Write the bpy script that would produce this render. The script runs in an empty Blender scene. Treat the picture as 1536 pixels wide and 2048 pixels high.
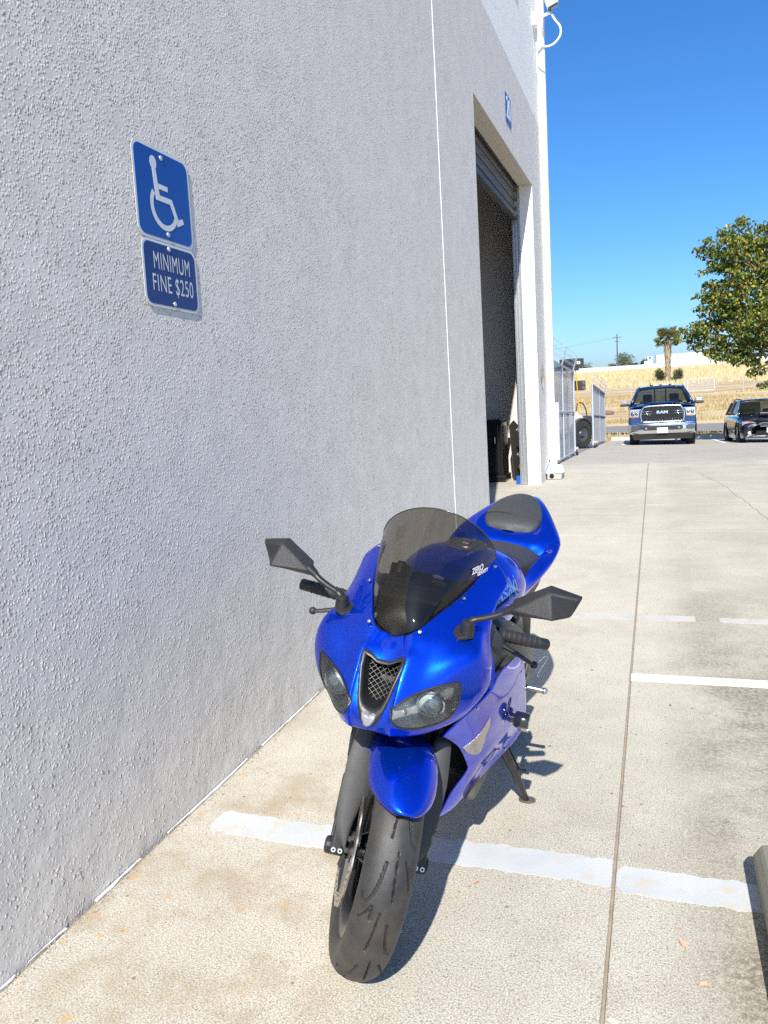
import bpy, bmesh, math, random
import numpy as np
from mathutils import Vector, Matrix, noise as mnoise
R = math.radians
rng = random.Random(7)
C = bpy.context.scene.collection
scene = bpy.context.scene

# ---------------------------------------------------------------- camera, sky, sun, exposure
cd = bpy.data.cameras.new('camera'); cam = bpy.data.objects.new('camera', cd); C.objects.link(cam)
scene.camera = cam
cd.sensor_fit = 'HORIZONTAL'; cd.sensor_width = 36.0; cd.lens = 36.0*1595.4/1536.0
cd.clip_start = 0.05; cd.clip_end = 6000
yaw, pit, rol = R(-19.0798), R(-8.3730), R(-3.4540)
_f = Vector((math.sin(yaw)*math.cos(pit), math.cos(yaw)*math.cos(pit), math.sin(pit)))
_r = Vector((math.cos(yaw), -math.sin(yaw), 0)); _u = _r.cross(_f)
_r2 = math.cos(rol)*_r + math.sin(rol)*_u; _u2 = -math.sin(rol)*_r + math.cos(rol)*_u
CAMH = 1.456
mw = Matrix((_r2, _u2, -_f)).transposed().to_4x4(); mw.translation = (0, 0, CAMH)
cam.matrix_world = mw

SUN = Vector((0.126, -0.745, 0.655)).normalized()
w = bpy.data.worlds.new('World'); scene.world = w; w.use_nodes = True
nt = w.node_tree; bg = nt.nodes['Background']
sky = nt.nodes.new('ShaderNodeTexSky'); sky.sky_type = 'NISHITA'; sky.sun_disc = False
sky.sun_elevation = math.asin(SUN.z); sky.sun_rotation = math.atan2(SUN.x, SUN.y)
sky.air_density = 0.9; sky.dust_density = 0.95; sky.ozone_density = 10.0; sky.altitude = 0
hs = nt.nodes.new('ShaderNodeHueSaturation'); hs.inputs['Saturation'].default_value = 1.12
nt.links.new(sky.outputs[0], hs.inputs['Color']); nt.links.new(hs.outputs[0], bg.inputs[0]); bg.inputs[1].default_value = 0.108
sl = bpy.data.lights.new('sun', 'SUN'); sl.energy = 4.5; sl.angle = R(0.53); sl.color = (1.0, 0.955, 0.885)
so = bpy.data.objects.new('sun', sl); C.objects.link(so)
so.rotation_euler = SUN.to_track_quat('Z', 'Y').to_euler(); so.location = (2, -12, 12)
vs = scene.view_settings
vs.view_transform = 'Standard'; vs.look = 'None'; vs.exposure = 0.78; vs.gamma = 1.0
vs.use_curve_mapping = False
scene.render.film_transparent = False
scene.cycles.max_bounces = 8; scene.cycles.transparent_max_bounces = 16
scene.cycles.use_denoising = False

# ---------------------------------------------------------------- helpers: materials
class N:
    """small node builder"""
    def __init__(s, name):
        s.m = bpy.data.materials.new(name); s.m.use_nodes = True
        s.t = s.m.node_tree; s.b = s.t.nodes['Principled BSDF']; s.out = s.t.nodes['Material Output']
    def new(s, typ, **kw):
        n = s.t.nodes.new('ShaderNode'+typ)
        for k, v in kw.items(): setattr(n, k, v)
        return n
    def link(s, a, b): s.t.links.new(a, b)
    def setp(s, **kw):
        for k, v in kw.items():
            i = s.b.inputs[k.replace('_', ' ')]
            if isinstance(v, bpy.types.NodeSocket): s.link(v, i)
            elif isinstance(v, (tuple, list)) and len(v) == 3: i.default_value = (*v, 1)
            else: i.default_value = v
        return s
    def coord(s, kind='Object', scale=None, rot=None):
        tc = s.new('TexCoord'); o = tc.outputs[kind]
        if scale is not None:
            mp = s.new('Mapping'); mp.inputs['Scale'].default_value = scale if isinstance(scale, tuple) else (scale,)*3
            if rot: mp.inputs['Rotation'].default_value = rot
            s.link(o, mp.inputs[0]); o = mp.outputs[0]
        return o
    def pos(s):
        return s.new('NewGeometry').outputs['Position']
    def noise(s, co, scale, detail=3, rough=0.55, out='Fac'):
        n = s.new('TexNoise'); n.inputs['Scale'].default_value = scale; n.inputs['Detail'].default_value = detail
        n.inputs['Roughness'].default_value = rough; s.link(co, n.inputs['Vector']); return n.outputs[out]
    def vor(s, co, scale, out='Distance', feature='F1'):
        n = s.new('TexVoronoi', feature=feature); n.inputs['Scale'].default_value = scale; s.link(co, n.inputs['Vector']); return n.outputs[out]
    def ramp(s, fac, stops, interp='LINEAR'):
        r = s.new('ValToRGB'); r.color_ramp.interpolation = interp; e = r.color_ramp.elements
        while len(e) < len(stops): e.new(0.5)
        for el, (p, c) in zip(e, stops):
            el.position = p; el.color = (*c, 1) if isinstance(c, (tuple, list)) else (c, c, c, 1)
        s.link(fac, r.inputs[0]); return r.outputs[0]
    def mix(s, fac, a, b, mode='MIX'):
        n = s.new('MixRGB', blend_type=mode)
        for i, v in ((0, fac), (1, a), (2, b)):
            if isinstance(v, bpy.types.NodeSocket): s.link(v, n.inputs[i])
            elif isinstance(v, (tuple, list)): n.inputs[i].default_value = (*v, 1)
            else: n.inputs[i].default_value = v
        return n.outputs[0]
    def math(s, op, a, b=None, clamp=False):
        n = s.new('Math', operation=op, use_clamp=clamp)
        for i, v in enumerate((a, b)):
            if v is None: continue
            if isinstance(v, bpy.types.NodeSocket): s.link(v, n.inputs[i])
            else: n.inputs[i].default_value = v
        return n.outputs[0]
    def sep(s, v):
        n = s.new('SeparateXYZ'); s.link(v, n.inputs[0]); return n.outputs
    def maprange(s, v, a, b, c=0.0, d=1.0):
        n = s.new('MapRange'); s.link(v, n.inputs[0])
        for i, x in enumerate((a, b, c, d)): n.inputs[1+i].default_value = x
        return n.outputs[0]
    def bump(s, h, strength=0.5, dist=0.01, prev=None):
        n = s.new('Bump'); n.inputs['Strength'].default_value = strength; n.inputs['Distance'].default_value = dist
        s.link(h, n.inputs['Height'])
        if prev is not None: s.link(prev, n.inputs['Normal'])
        s.link(n.outputs[0], s.b.inputs['Normal']); return n.outputs[0]

MATS = {}
def plain(name, col, rough=0.5, metal=0.0, coat=0.0, var=0.12, bump=0.0, bscale=200, spec=0.5):
    """plain surface with a little grain so that nothing is perfectly even"""
    if name in MATS: return MATS[name]
    n = N(name); co = n.coord('Object')
    f = n.noise(co, 22, 4)
    lo = tuple(c*(1-var) for c in col); hi = tuple(min(1, c*(1+var)) for c in col)
    n.setp(Base_Color=n.mix(f, lo, hi), Metallic=metal, Coat_Weight=coat, Coat_Roughness=0.03)
    n.b.inputs['Specular IOR Level'].default_value = spec
    n.setp(Roughness=n.maprange(n.noise(co, 60, 3), 0, 1, max(0.02, rough*0.8), min(1, rough*1.2)))
    if bump: n.bump(n.noise(co, bscale, 3), bump, 0.002)
    MATS[name] = n.m; return n.m

def glass(name, col=(1, 1, 1), alpha=0.25, rough=0.02):
    """thin pane: tinted transparency with a real gloss on top"""
    if name in MATS: return MATS[name]
    n = N(name); nt = n.t; nt.nodes.remove(n.b)
    tr = n.new('BsdfTransparent'); tr.inputs[0].default_value = (*[c for c in col], 1)
    gl = n.new('BsdfGlossy'); gl.inputs['Roughness'].default_value = rough
    fr = n.new('Fresnel'); fr.inputs[0].default_value = 1.5
    mx = n.new('MixShader'); n.link(n.math('MULTIPLY', fr.outputs[0], 1.0), mx.inputs[0])
    n.link(tr.outputs[0], mx.inputs[1]); n.link(gl.outputs[0], mx.inputs[2])
    if alpha > 0:
        di = n.new('BsdfDiffuse'); di.inputs[0].default_value = (*[c*0.15 for c in col], 1)
        m2 = n.new('MixShader'); m2.inputs[0].default_value = alpha
        n.link(tr.outputs[0], m2.inputs[1]); n.link(di.outputs[0], m2.inputs[2]); n.link(m2.outputs[0], mx.inputs[1])
    n.link(mx.outputs[0], n.out.inputs[0]); MATS[name] = n.m; return n.m

# ---------------------------------------------------------------- helpers: objects
def tag(o, label=None, cat=None, group=None, kind=None):
    if label: o['label'] = label
    if cat: o['category'] = cat
    if group: o['group'] = group
    if kind: o['kind'] = kind
    return o
def empty(name, loc=(0, 0, 0), rot=(0, 0, 0), parent=None):
    o = bpy.data.objects.new(name, None); C.objects.link(o); o.location = loc; o.rotation_euler = rot; o.parent = parent
    o.empty_display_size = 0.1
    return o
def mobj(name, me, mat=None, parent=None, smooth=False, bevel=0, solid=0, sub=0, offset=-1):
    o = bpy.data.objects.new(name, me); C.objects.link(o); o.parent = parent
    if mat is not None and len(me.materials) == 0: me.materials.append(mat)
    if smooth:
        me.shade_smooth()
        if smooth != True: me.set_sharp_from_angle(angle=R(smooth))
    if sub:
        m = o.modifiers.new('sub', 'SUBSURF'); m.levels = sub; m.render_levels = sub
    if solid:
        m = o.modifiers.new('solid', 'SOLIDIFY'); m.thickness = solid; m.offset = offset
    if bevel:
        m = o.modifiers.new('bevel', 'BEVEL'); m.width = bevel; m.segments = 2; m.limit_method = 'ANGLE'; m.angle_limit = R(35)
    return o
def crom(P, n, closed=False):
    """Catmull-Rom through the points of P (k,d), n samples per span"""
    P = np.asarray(P, float); k = len(P)
    if closed: Q = np.concatenate([P[-1:], P, P[:2]]); spans = k
    else: Q = np.concatenate([2*P[:1]-P[1:2], P, 2*P[-1:]-P[-2:-1]]); spans = k-1
    t = np.linspace(0, 1, n, endpoint=False)[:, None]; o = []
    for i in range(spans):
        a, b, c, d = Q[i:i+4]
        o.append(0.5*(2*b+(c-a)*t+(2*a-5*b+4*c-d)*t*t+(-a+3*b-3*c+d)*t**3))
    o = np.concatenate(o)
    return o if closed else np.concatenate([o, P[-1:]])
def csurf(G, nu=6, nv=6, closed_u=False):
    """smooth surface through a control grid G[row][col] -> dense grid"""
    G = np.asarray(G, float)
    A = np.stack([crom(G[r], nu, closed_u) for r in range(G.shape[0])])
    return np.stack([crom(A[:, c], nv) for c in range(A.shape[1])], axis=1)
class MB:
    """collects simple shapes and links them as ONE mesh"""
    def __init__(s): s.v = []; s.f = []; s.mi = []; s.cur = 0
    def add(s, v, f):
        o = len(s.v); s.v += [tuple(p) for p in v]; s.f += [tuple(i+o for i in q) for q in f]; s.mi += [s.cur]*len(f); return s
    def box(s, a, b, M=None):
        (x0, y0, z0), (x1, y1, z1) = a, b
        v = [Vector(p) for p in ((x0,y0,z0),(x1,y0,z0),(x1,y1,z0),(x0,y1,z0),(x0,y0,z1),(x1,y0,z1),(x1,y1,z1),(x0,y1,z1))]
        if M is not None: v = [M @ p for p in v]
        return s.add(v, [(3,2,1,0),(4,5,6,7),(0,1,5,4),(1,2,6,5),(2,3,7,6),(3,0,4,7)])
    def tube(s, P, r, n=8, caps=True, flat=1.0, up=None):
        P = [Vector(p) for p in P]; k = len(P); rr = r if isinstance(r, (list, tuple, np.ndarray)) else [r]*k
        v = []; prev = None
        for i, p in enumerate(P):
            d = (P[min(i+1, k-1)]-P[max(i-1, 0)]).normalized()
            if prev is None:
                ref = Vector(up) if up else (Vector((0, 0, 1)) if abs(d.z) < 0.9 else Vector((1, 0, 0)))
                x = d.cross(ref).normalized()
            else: x = (prev-d*prev.dot(d)).normalized()
            y = d.cross(x); prev = x
            for j in range(n):
                a = 2*math.pi*j/n; v.append(p+(x*math.cos(a)+y*math.sin(a)*flat)*rr[i])
        f = [(i*n+j, i*n+(j+1) % n, (i+1)*n+(j+1) % n, (i+1)*n+j) for i in range(k-1) for j in range(n)]
        if caps: f += [tuple(range(n-1, -1, -1)), tuple(range((k-1)*n, k*n))]
        return s.add(v, f)
    def lathe(s, prof, n=48, axis='x', c=(0, 0, 0), closed=False, a0=0, a1=360):
        """profile of (axial, radius)"""
        v = []; full = abs(a1-a0) >= 360; m = n if full else n+1; k = len(prof)
        for i in range(m):
            a = R(a0+(a1-a0)*i/n)
            for (ax, rd) in prof:
                p = {'x': (ax, rd*math.sin(a), rd*math.cos(a)), 'y': (rd*math.sin(a), ax, rd*math.cos(a)), 'z': (rd*math.cos(a), rd*math.sin(a), ax)}[axis]
                v.append((p[0]+c[0], p[1]+c[1], p[2]+c[2]))
        f = []; kk = k if closed else k-1
        for i in range(n):
            i2 = (i+1) % m
            for j in range(kk):
                j2 = (j+1) % k; f.append((i*k+j, i2*k+j, i2*k+j2, i*k+j2))
        return s.add(v, f)
    def grid(s, G, flip=False, closed=False):
        G = np.asarray(G); a, b = G.shape[:2]; f = []
        for i in range(a-1):
            for j in range(b if closed else b-1):
                j2 = (j+1) % b; q = (i*b+j, i*b+j2, (i+1)*b+j2, (i+1)*b+j); f.append(q[::-1] if flip else q)
        return s.add(G.reshape(-1, 3), f)
    def prism(s, poly, d, M=None):
        """polygon (list of 3d points) extruded by vector d"""
        n = len(poly); P = [Vector(p) for p in poly]; D = Vector(d); v = P+[p+D for p in P]
        if M is not None: v = [M @ p for p in v]
        return s.add(v, [tuple(range(n))[::-1], tuple(range(n, 2*n))]+[(i, (i+1) % n, (i+1) % n+n, i+n) for i in range(n)])
    def sphere(s, c, r, n=12, m=8, sc=(1, 1, 1)):
        v = []; 
        for i in range(m+1):
            t = math.pi*i/m
            for j in range(n):
                a = 2*math.pi*j/n; v.append((c[0]+r*sc[0]*math.sin(t)*math.cos(a), c[1]+r*sc[1]*math.sin(t)*math.sin(a), c[2]+r*sc[2]*math.cos(t)))
        return s.add(v, [(i*n+j, i*n+(j+1) % n, (i+1)*n+(j+1) % n, (i+1)*n+j) for i in range(m) for j in range(n)])
    def mesh(s, name, mats=None, clean=True):
        me = bpy.data.meshes.new(name); me.from_pydata(s.v, [], s.f); me.update()
        if mats:
            for m in mats: me.materials.append(m)
            me.polygons.foreach_set('material_index', s.mi)
        if clean:
            bm = bmesh.new(); bm.from_mesh(me); bmesh.ops.remove_doubles(bm, verts=bm.verts, dist=1e-6)
            bmesh.ops.recalc_face_normals(bm, faces=bm.faces); bm.to_mesh(me); bm.free()
        return me
    def build(s, name, mat=None, parent=None, clean=True, **kw):
        if isinstance(mat, (list, tuple)): return mobj(name, s.mesh(name, mat, clean), None, parent, **kw)
        return mobj(name, s.mesh(name, None, clean), mat, parent, **kw)
def mirx(G):
    G = np.asarray(G, float).copy(); G[..., 0] *= -1; return G
def copy_tree(o, parent=None):
    c = o.copy(); C.objects.link(c); c.parent = parent
    for ch in [k for k in bpy.data.objects if k.parent == o]: copy_tree(ch, c)
    return c
def text_mesh(name, body, size, mat, parent=None, M=None, depth=0.0, xs=1.0, shear=0.0, spacing=1.0, offset=0.0):
    cu = bpy.data.curves.new(name, 'FONT'); cu.body = body; cu.size = size; cu.extrude = depth; cu.align_x = 'CENTER'; cu.align_y = 'CENTER'
    cu.shear = shear; cu.space_character = spacing; cu.offset = offset
    t = bpy.data.objects.new(name, cu); C.objects.link(t)
    dg = bpy.context.evaluated_depsgraph_get(); me = bpy.data.meshes.new_from_object(t.evaluated_get(dg))
    bpy.data.objects.remove(t); bpy.data.curves.remove(cu)
    for v in me.vertices: v.co.x *= xs
    if M is not None: me.transform(M)
    me.materials.clear()
    return mobj(name, me, mat, parent)
def flatz(name, poly, z, mat, parent=None, t=0.003):
    b = MB(); b.prism([(x, y, z-t) for x, y in poly], (0, 0, t)); return b.build(name, mat, parent)

# ================================================================ surface materials
def m_stucco():
    n = N('stucco'); p = n.pos(); z = n.sep(p)[2]
    big = n.noise(p, 0.7, 4); fine = n.noise(p, 5, 5)
    grey = n.mix(big, (0.675, 0.645, 0.59), (0.725, 0.695, 0.635)); grey = n.mix(n.maprange(fine, .35, .7), grey, (0.64, 0.61, 0.56))
    # old grime blotches and a few scuffs low on the wall
    dirt = n.ramp(n.noise(p, 2.3, 4, .65), [(0.60, 0.0), (0.78, .5)])
    low = n.maprange(z, 0.0, 0.55, 1, 0)
    grey = n.mix(n.math('MULTIPLY', dirt, n.math('MULTIPLY_ADD', low, .45)), grey, (0.42, 0.40, 0.38))
    # rust weeping from the left edge of the signs
    cream = n.mix(fine, (0.83, 0.84, 0.80), (0.87, 0.88, 0.84))
    band = n.math('GREATER_THAN', z, 5.30)
    n.setp(Base_Color=n.mix(band, grey, cream), Roughness=0.62)
    # stucco grain: knocked-down blobs; sparser and smoother towards the foot of the wall
    wob = n.new('VectorMath', operation='ADD'); sc = n.new('VectorMath', operation='SCALE'); sc.inputs['Scale'].default_value = 0.012
    n.link(n.noise(p, 60, 2, out='Color'), sc.inputs[0]); n.link(p, wob.inputs[0]); n.link(sc.outputs[0], wob.inputs[1])
    g1 = n.noise(wob.outputs[0], 30, 3, .6)
    vg = n.new('TexVoronoi'); vg.inputs['Scale'].default_value = 100; n.link(wob.outputs[0], vg.inputs['Vector'])
    dome = n.maprange(vg.outputs['Distance'], .08, .58, 1, 0); dome.node.interpolation_type = 'SMOOTHSTEP'
    grain = n.math('MULTIPLY', n.math('MULTIPLY', dome, n.maprange(n.sep(vg.outputs['Color'])[1], .2, 1, .05, 1.0)), n.maprange(g1, .36, .58, .15, 1.1))
    patch = n.maprange(n.noise(p, 1.7, 3), .35, .65, .65, 1.15)
    dens = n.maprange(z, 0.25, 1.25, .0, 1.0)
    vb = n.new('TexVoronoi'); vb.inputs['Scale'].default_value = 48; n.link(wob.outputs[0], vb.inputs['Vector'])
    keep = n.math('GREATER_THAN', n.sep(vb.outputs['Color'])[0], .62)
    blob = n.math('MULTIPLY', keep, n.maprange(vb.outputs['Distance'], .0, .34, 1, 0))
    blob = n.math('MULTIPLY', blob, n.maprange(n.noise(p, 9, 3), .42, .6, 0.1, 1.2))
    top = n.math('MULTIPLY', n.math('MULTIPLY', grain, patch), n.math('MULTIPLY_ADD', dens, .8)); 
    ma = top.node.inputs[1].links[0].from_node; ma.inputs[2].default_value = .22
    h = n.math('ADD', top, n.math('MULTIPLY', blob, n.maprange(z, .3, 1.5, .75, .12)))
    trowel = n.math('MULTIPLY', n.noise(p, 6, 3), n.maprange(z, .2, 1.0, .9, .3))
    n.bump(n.math('ADD', h, trowel), 1.0, 0.0102)
    return n.m
def m_concrete(name='concrete', base=((0.42, 0.395, 0.32), (0.515, 0.49, 0.41)), grime=1.0):
    n = N(name); p = n.pos(); xyz = n.sep(p); x, y = xyz[0], xyz[1]
    big = n.noise(p, 0.9, 5, .6); mid = n.noise(p, 6, 5, .65)
    c = n.mix(n.maprange(big, .3, .7), *base)
    c = n.mix(n.math('MULTIPLY', n.maprange(mid, .45, .75), .55), c, (0.57, 0.52, 0.43))
    # sand grains and exposed aggregate
    sand = n.noise(p, 210, 3, .75)
    tone = n.noise(p, 2.6, 5, .7)
    c = n.mix(n.math('MULTIPLY', n.maprange(tone, .48, .68), n.maprange(y, 3, 9, .65, .25)), c, (0.33, 0.29, 0.215))
    pale = n.math('MULTIPLY', n.maprange(n.noise(p, 1.3, 4, .6), .52, .66), n.maprange(y, 4, 10, .5, .15))
    c = n.mix(pale, c, (0.56, 0.53, 0.45))
    c = n.mix(n.math('MULTIPLY', n.maprange(sand, .50, .62), n.maprange(y, 3, 14, .85, .12)), c, (0.20, 0.17, 0.125))
    c = n.mix(n.math('MULTIPLY', n.maprange(sand, .48, .36), n.maprange(y, 3, 14, .75, .15)), c, (0.72, 0.68, 0.58))
    va = n.new('TexVoronoi'); va.inputs['Scale'].default_value = 120; n.link(p, va.inputs['Vector'])
    rc = n.sep(va.outputs['Color'])
    peb = n.math('MULTIPLY', n.math('GREATER_THAN', rc[0], .78), n.maprange(va.outputs['Distance'], .25, .42, 1, 0))
    c = n.mix(n.math('MULTIPLY', peb, .7), c, n.ramp(rc[1], [(0, (.14, .135, .13)), (.45, (.24, .20, .16)), (.8, (.36, .28, .2)), (1, (.66, .64, .58))]))
    vb = n.new('TexVoronoi'); vb.inputs['Scale'].default_value = 34; n.link(p, vb.inputs['Vector'])
    rb = n.sep(vb.outputs['Color'])
    peb2 = n.math('MULTIPLY', n.math('GREATER_THAN', rb[0], .94), n.maprange(vb.outputs['Distance'], .13, .24, 1, 0))
    c = n.mix(n.math('MULTIPLY', peb2, .75), c, n.ramp(rb[2], [(0, (.10, .105, .11)), (.6, (.2, .19, .17)), (1, (.42, .36, .28))]))
    # rust coloured stains beside the wall, near the motorcycle
    st = n.math('MULTIPLY', n.ramp(n.noise(p, 3.3, 6, .7), [(.47, 0), (.64, 1)]), n.math('MULTIPLY', n.maprange(x, -.55, -1.0, .15, 1), n.maprange(y, 3.6, 2.3, 0, 1)))
    c = n.mix(n.math('MULTIPLY', st, .62), c, (0.31, 0.235, 0.14))
    sp = n.math('MULTIPLY', n.ramp(n.noise(p, 17, 4, .6), [(.62, 0), (.70, 1)]), n.math('MULTIPLY', n.maprange(x, -.6, -1.0, .1, 1), n.maprange(y, 3.6, 2.6, 0, 1)))
    c = n.mix(n.math('MULTIPLY', sp, .6), c, (0.52, 0.30, 0.09))
    # black-green grime, tyre and drip patches on the right hand slab
    gr = n.ramp(n.noise(p, 1.5, 7, .68), [(.38, 0), (.56, 1)])
    gx = n.math('MULTIPLY', n.maprange(x, -.02, .22, 0, 1), n.maprange(y, 6.5, 3.5, .35, 1))
    fing = n.maprange(n.noise(p, 55, 4, .75), .36, .62)
    gm = n.math('MULTIPLY', n.math('MULTIPLY', gr, gx), n.math('MULTIPLY_ADD', fing, .75)); gm.node.inputs[1].links[0].from_node.inputs[2].default_value = .25
    c = n.mix(n.math('MULTIPLY', gm, .95*grime), c, (0.155, 0.135, 0.095))
    # faint wheel streaks across the drive
    mp = n.new('Mapping'); mp.inputs['Scale'].default_value = (.5, 7, 1); n.link(p, mp.inputs[0])
    stk = n.ramp(n.noise(mp.outputs[0], 1.2, 4, .6), [(.52, 0), (.68, 1)])
    c = n.mix(n.math('MULTIPLY', stk, n.maprange(y, 6, 9, .0, .38)), c, (0.36, 0.32, 0.25))
    n.setp(Base_Color=c, Roughness=.9); n.b.inputs['Specular IOR Level'].default_value = .2
    hgt = n.math('ADD', n.math('MULTIPLY', sand, .6), n.math('ADD', n.math('MULTIPLY', mid, .5), n.math('MULTIPLY', gm, n.noise(p, 60, 4, .7))))
    n.bump(hgt, .4, .004)
    return n.m
def m_paint(name, col, worn, under=(0.50, 0.45, 0.37), gap=.1):
    """road paint that has worn through in places"""
    n = N(name); p = n.pos()
    wr = n.ramp(n.noise(p, 14, 6, .7), [(worn, 0), (worn+.1, 1)])
    spk = n.maprange(n.noise(p, 260, 2), .55, .75)
    c = n.mix(n.maprange(n.noise(p, 4, 4), .3, .7), tuple(k*.9 for k in col), tuple(min(.9, k*1.06) for k in col))
    c = n.mix(n.math('MULTIPLY', spk, gap), c, (0.3, 0.29, 0.27))
    n.setp(Base_Color=n.mix(wr, c, under), Roughness=.8); n.bump(n.noise(p, 200, 3), .4, .002)
    return n.m
def m_field():
    n = N('dry_field'); p = n.pos(); y = n.sep(p)[1]
    a = n.noise(p, .35, 6, .65); b = n.noise(p, 2.2, 6, .7)
    mp = n.new('Mapping'); mp.inputs['Scale'].default_value = (.05, .35, 1); n.link(p, mp.inputs[0])
    bands = n.noise(mp.outputs[0], 1, 4)
    straw = n.mix(b, (0.52, 0.41, 0.22), (0.62, 0.51, 0.31)); dirt = n.mix(b, (0.34, 0.23, 0.13), (0.44, 0.31, 0.18))
    c = n.mix(n.maprange(bands, .42, .6), straw, dirt)
    green = n.math('MULTIPLY', n.maprange(a, .52, .66), n.maprange(y, 90, 60, 0, .5))
    c = n.mix(green, c, (0.20, 0.21, 0.06))
    c = n.mix(n.maprange(y, 120, 170, 0, .85), c, n.mix(b, (0.56, 0.44, 0.21), (0.68, 0.55, 0.31)))
    n.setp(Base_Color=c, Roughness=.95); n.bump(b, .6, .2); n.b.inputs['Specular IOR Level'].default_value = .1
    return n.m
def m_asphalt():
    n = N('old_asphalt'); p = n.pos(); f = n.noise(p, 40, 4, .7); g = n.noise(p, .6, 5)
    n.setp(Base_Color=n.mix(g, n.mix(f, (.15, .148, .145), (.21, .20, .195)), (.26, .24, .215)), Roughness=.9); n.bump(f, .5, .01); return n.m
STUCCO = m_stucco(); CONC = m_concrete()
FIELD = m_field(); ASPH = m_asphalt()
PAINTW = m_paint('white_line_paint', (.86, .86, .85), .74, gap=.05)
PAINTG = m_paint('grey_cover_paint', (.495, .51, .505), .55)
PAINTF = m_paint('faded_grey_paint', (.43, .44, .435), .46)

# ================================================================ ground
PROF = [(-60, 0), (14.0, 0), (15.4, -.03), (34, -1.0), (40, -1.12), (48, -1.18), (62, -.9), (95, -.3), (165, .65), (230, 2.7), (272, 4.6), (290, 4.8), (400, 4.8), (4000, 4.8)]
_px, _pz = zip(*PROF)
def sstep(a, b, x): t = np.clip((x-a)/(b-a), 0, 1); return t*t*(3-2*t)
def ter(x, y):
    return float(np.interp(y, _px, _pz) - .02*np.clip(x-.2, -6, 6)*sstep(15, 24, y)*(1-sstep(36, 60, y)))
def sheet(name, xs, ys, dz, mat, noise=None, kind='structure', parent=None):
    b = MB(); G = np.array([[(x, y, ter(x, y)+dz+(noise(x, y) if noise else 0)) for x in xs] for y in ys]); b.grid(G)
    o = b.build(name, mat, parent, smooth=True)
    if kind: o['kind'] = kind
    return o
def lin(a, b, n): return list(np.linspace(a, b, n))
def bumpy(x, y):
    return (mnoise.noise(Vector((x*.08, y*.05, 1.3)))*.35*float(sstep(50, 75, y)) + mnoise.noise(Vector((x*.4, y*.3, 4)))*.06*float(sstep(36, 45, y)))*(1-float(sstep(255, 268, y)))
GX = [-3000, -1200, -500, -220, -110, -60]+lin(-40, -8, 9)+lin(-6, 12, 25)+lin(15, 60, 10)+[80, 130, 230, 500, 1200, 3000]
GY = [-60, -20, -5, 5]+lin(13, 50, 38)+lin(53, 120, 24)+lin(126, 300, 30)+[340, 420, 700, 1500, 3900]
ground = sheet('ground', GX, GY, -0.05, FIELD, bumpy)
# the sloping far part of the lot, a worn access road and the strip of dry weeds between them
lot = sheet('parking_lot', lin(-1.75, 14, 22), lin(14.62, 33.5, 26), 0.0, m_concrete('lot_concrete', ((0.36, 0.335, 0.285), (0.43, 0.40, 0.335)), .4))
sheet('yard_paving', lin(-14, -1.76, 12), lin(13.4, 33.5, 26), -0.006, ASPH)
road = sheet('road', [-120, -60]+lin(-40, 40, 30)+[60, 120], lin(40.2, 47.6, 8), 0.02, ASPH)
# concrete slabs in front of the building: each slab is a slab, with open joints between
pav = sheet('pavement', lin(-1.62, 12, 6), lin(-6, 14.6, 6), -0.012, plain('joint_dirt', (.30, .25, .19), .95, var=.4))
def slab(x0, x1, y0, y1):
    b = MB(); b.box((x0, y0, -.12), (x1, y1, 0)); o = b.build('slab', CONC, pav, bevel=.004); return o
JX = -.130; g = .0045
for x0, x1, ys in ((-1.604, JX, (-6, 7.78, 11.92, 14.6)), (JX, 4.2, (-6, 7.98, 9.72, 11.74, 14.6)), (4.2, 12, (-6, 4.2, 9.72, 14.6))):
    for a, b_ in zip(ys, ys[1:]):
        slab(x0+(g if x0 != -1.604 else 0), x1-(g if x1 < 11 else 0), a+.0025, b_-.0025)
# painted lines (thin sheets of paint; ragged edges)
def stripe(name, x0, x1, yc, wdt, z, mat, rag=.006, slope=0.0, seed=0, wav=0.0, parent=None):
    r_ = random.Random(seed); n_ = max(6, int((x1-x0)/.02)); top = []; bot = []
    for i in range(n_+1):
        x = x0+(x1-x0)*i/n_; c = yc+slope*(x-x0)+wav*math.sin(x*4.1+seed)
        e = 1.0
        if rag > .004: e = min(1, .55+3*(x-x0)/.12) if x-x0 < .02 else 1
        top.append((x, c+wdt/2*e+rag*mnoise.noise(Vector((x*22, seed, 1)))+rag*.5*mnoise.noise(Vector((x*80, seed, 2)))))
        bot.append((x, c-wdt/2*e+rag*mnoise.noise(Vector((x*22, seed, 7)))+rag*.5*mnoise.noise(Vector((x*80, seed, 9)))))
    o = flatz(name, top+bot[::-1], z-.002, mat, parent, t=.0012)
    return tag(o, kind='structure')
stripe('painted_line', -1.49, JX-.008, 2.287, .135, .0035, PAINTG, .018, -.012, 3, .012)
stripe('painted_line', JX+.008, .30, 2.262, .135, .0035, PAINTG, .010, -.03, 5, .004)
stripe('painted_line', -1.05, JX-.008, 5.02, .115, .0035, PAINTF, .012, .0, 8)
stripe('painted_line', JX+.008, .215, 5.01, .11, .0035, PAINTF, .012, .0, 9)
stripe('painted_line', .35, 1.6, 5.0, .10, .0035, PAINTF, .014, .0, 10)
stripe('painted_line', JX+.004, 2.6, 3.955, .098, .0035, PAINTW, .0015, .0, 12)
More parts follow.
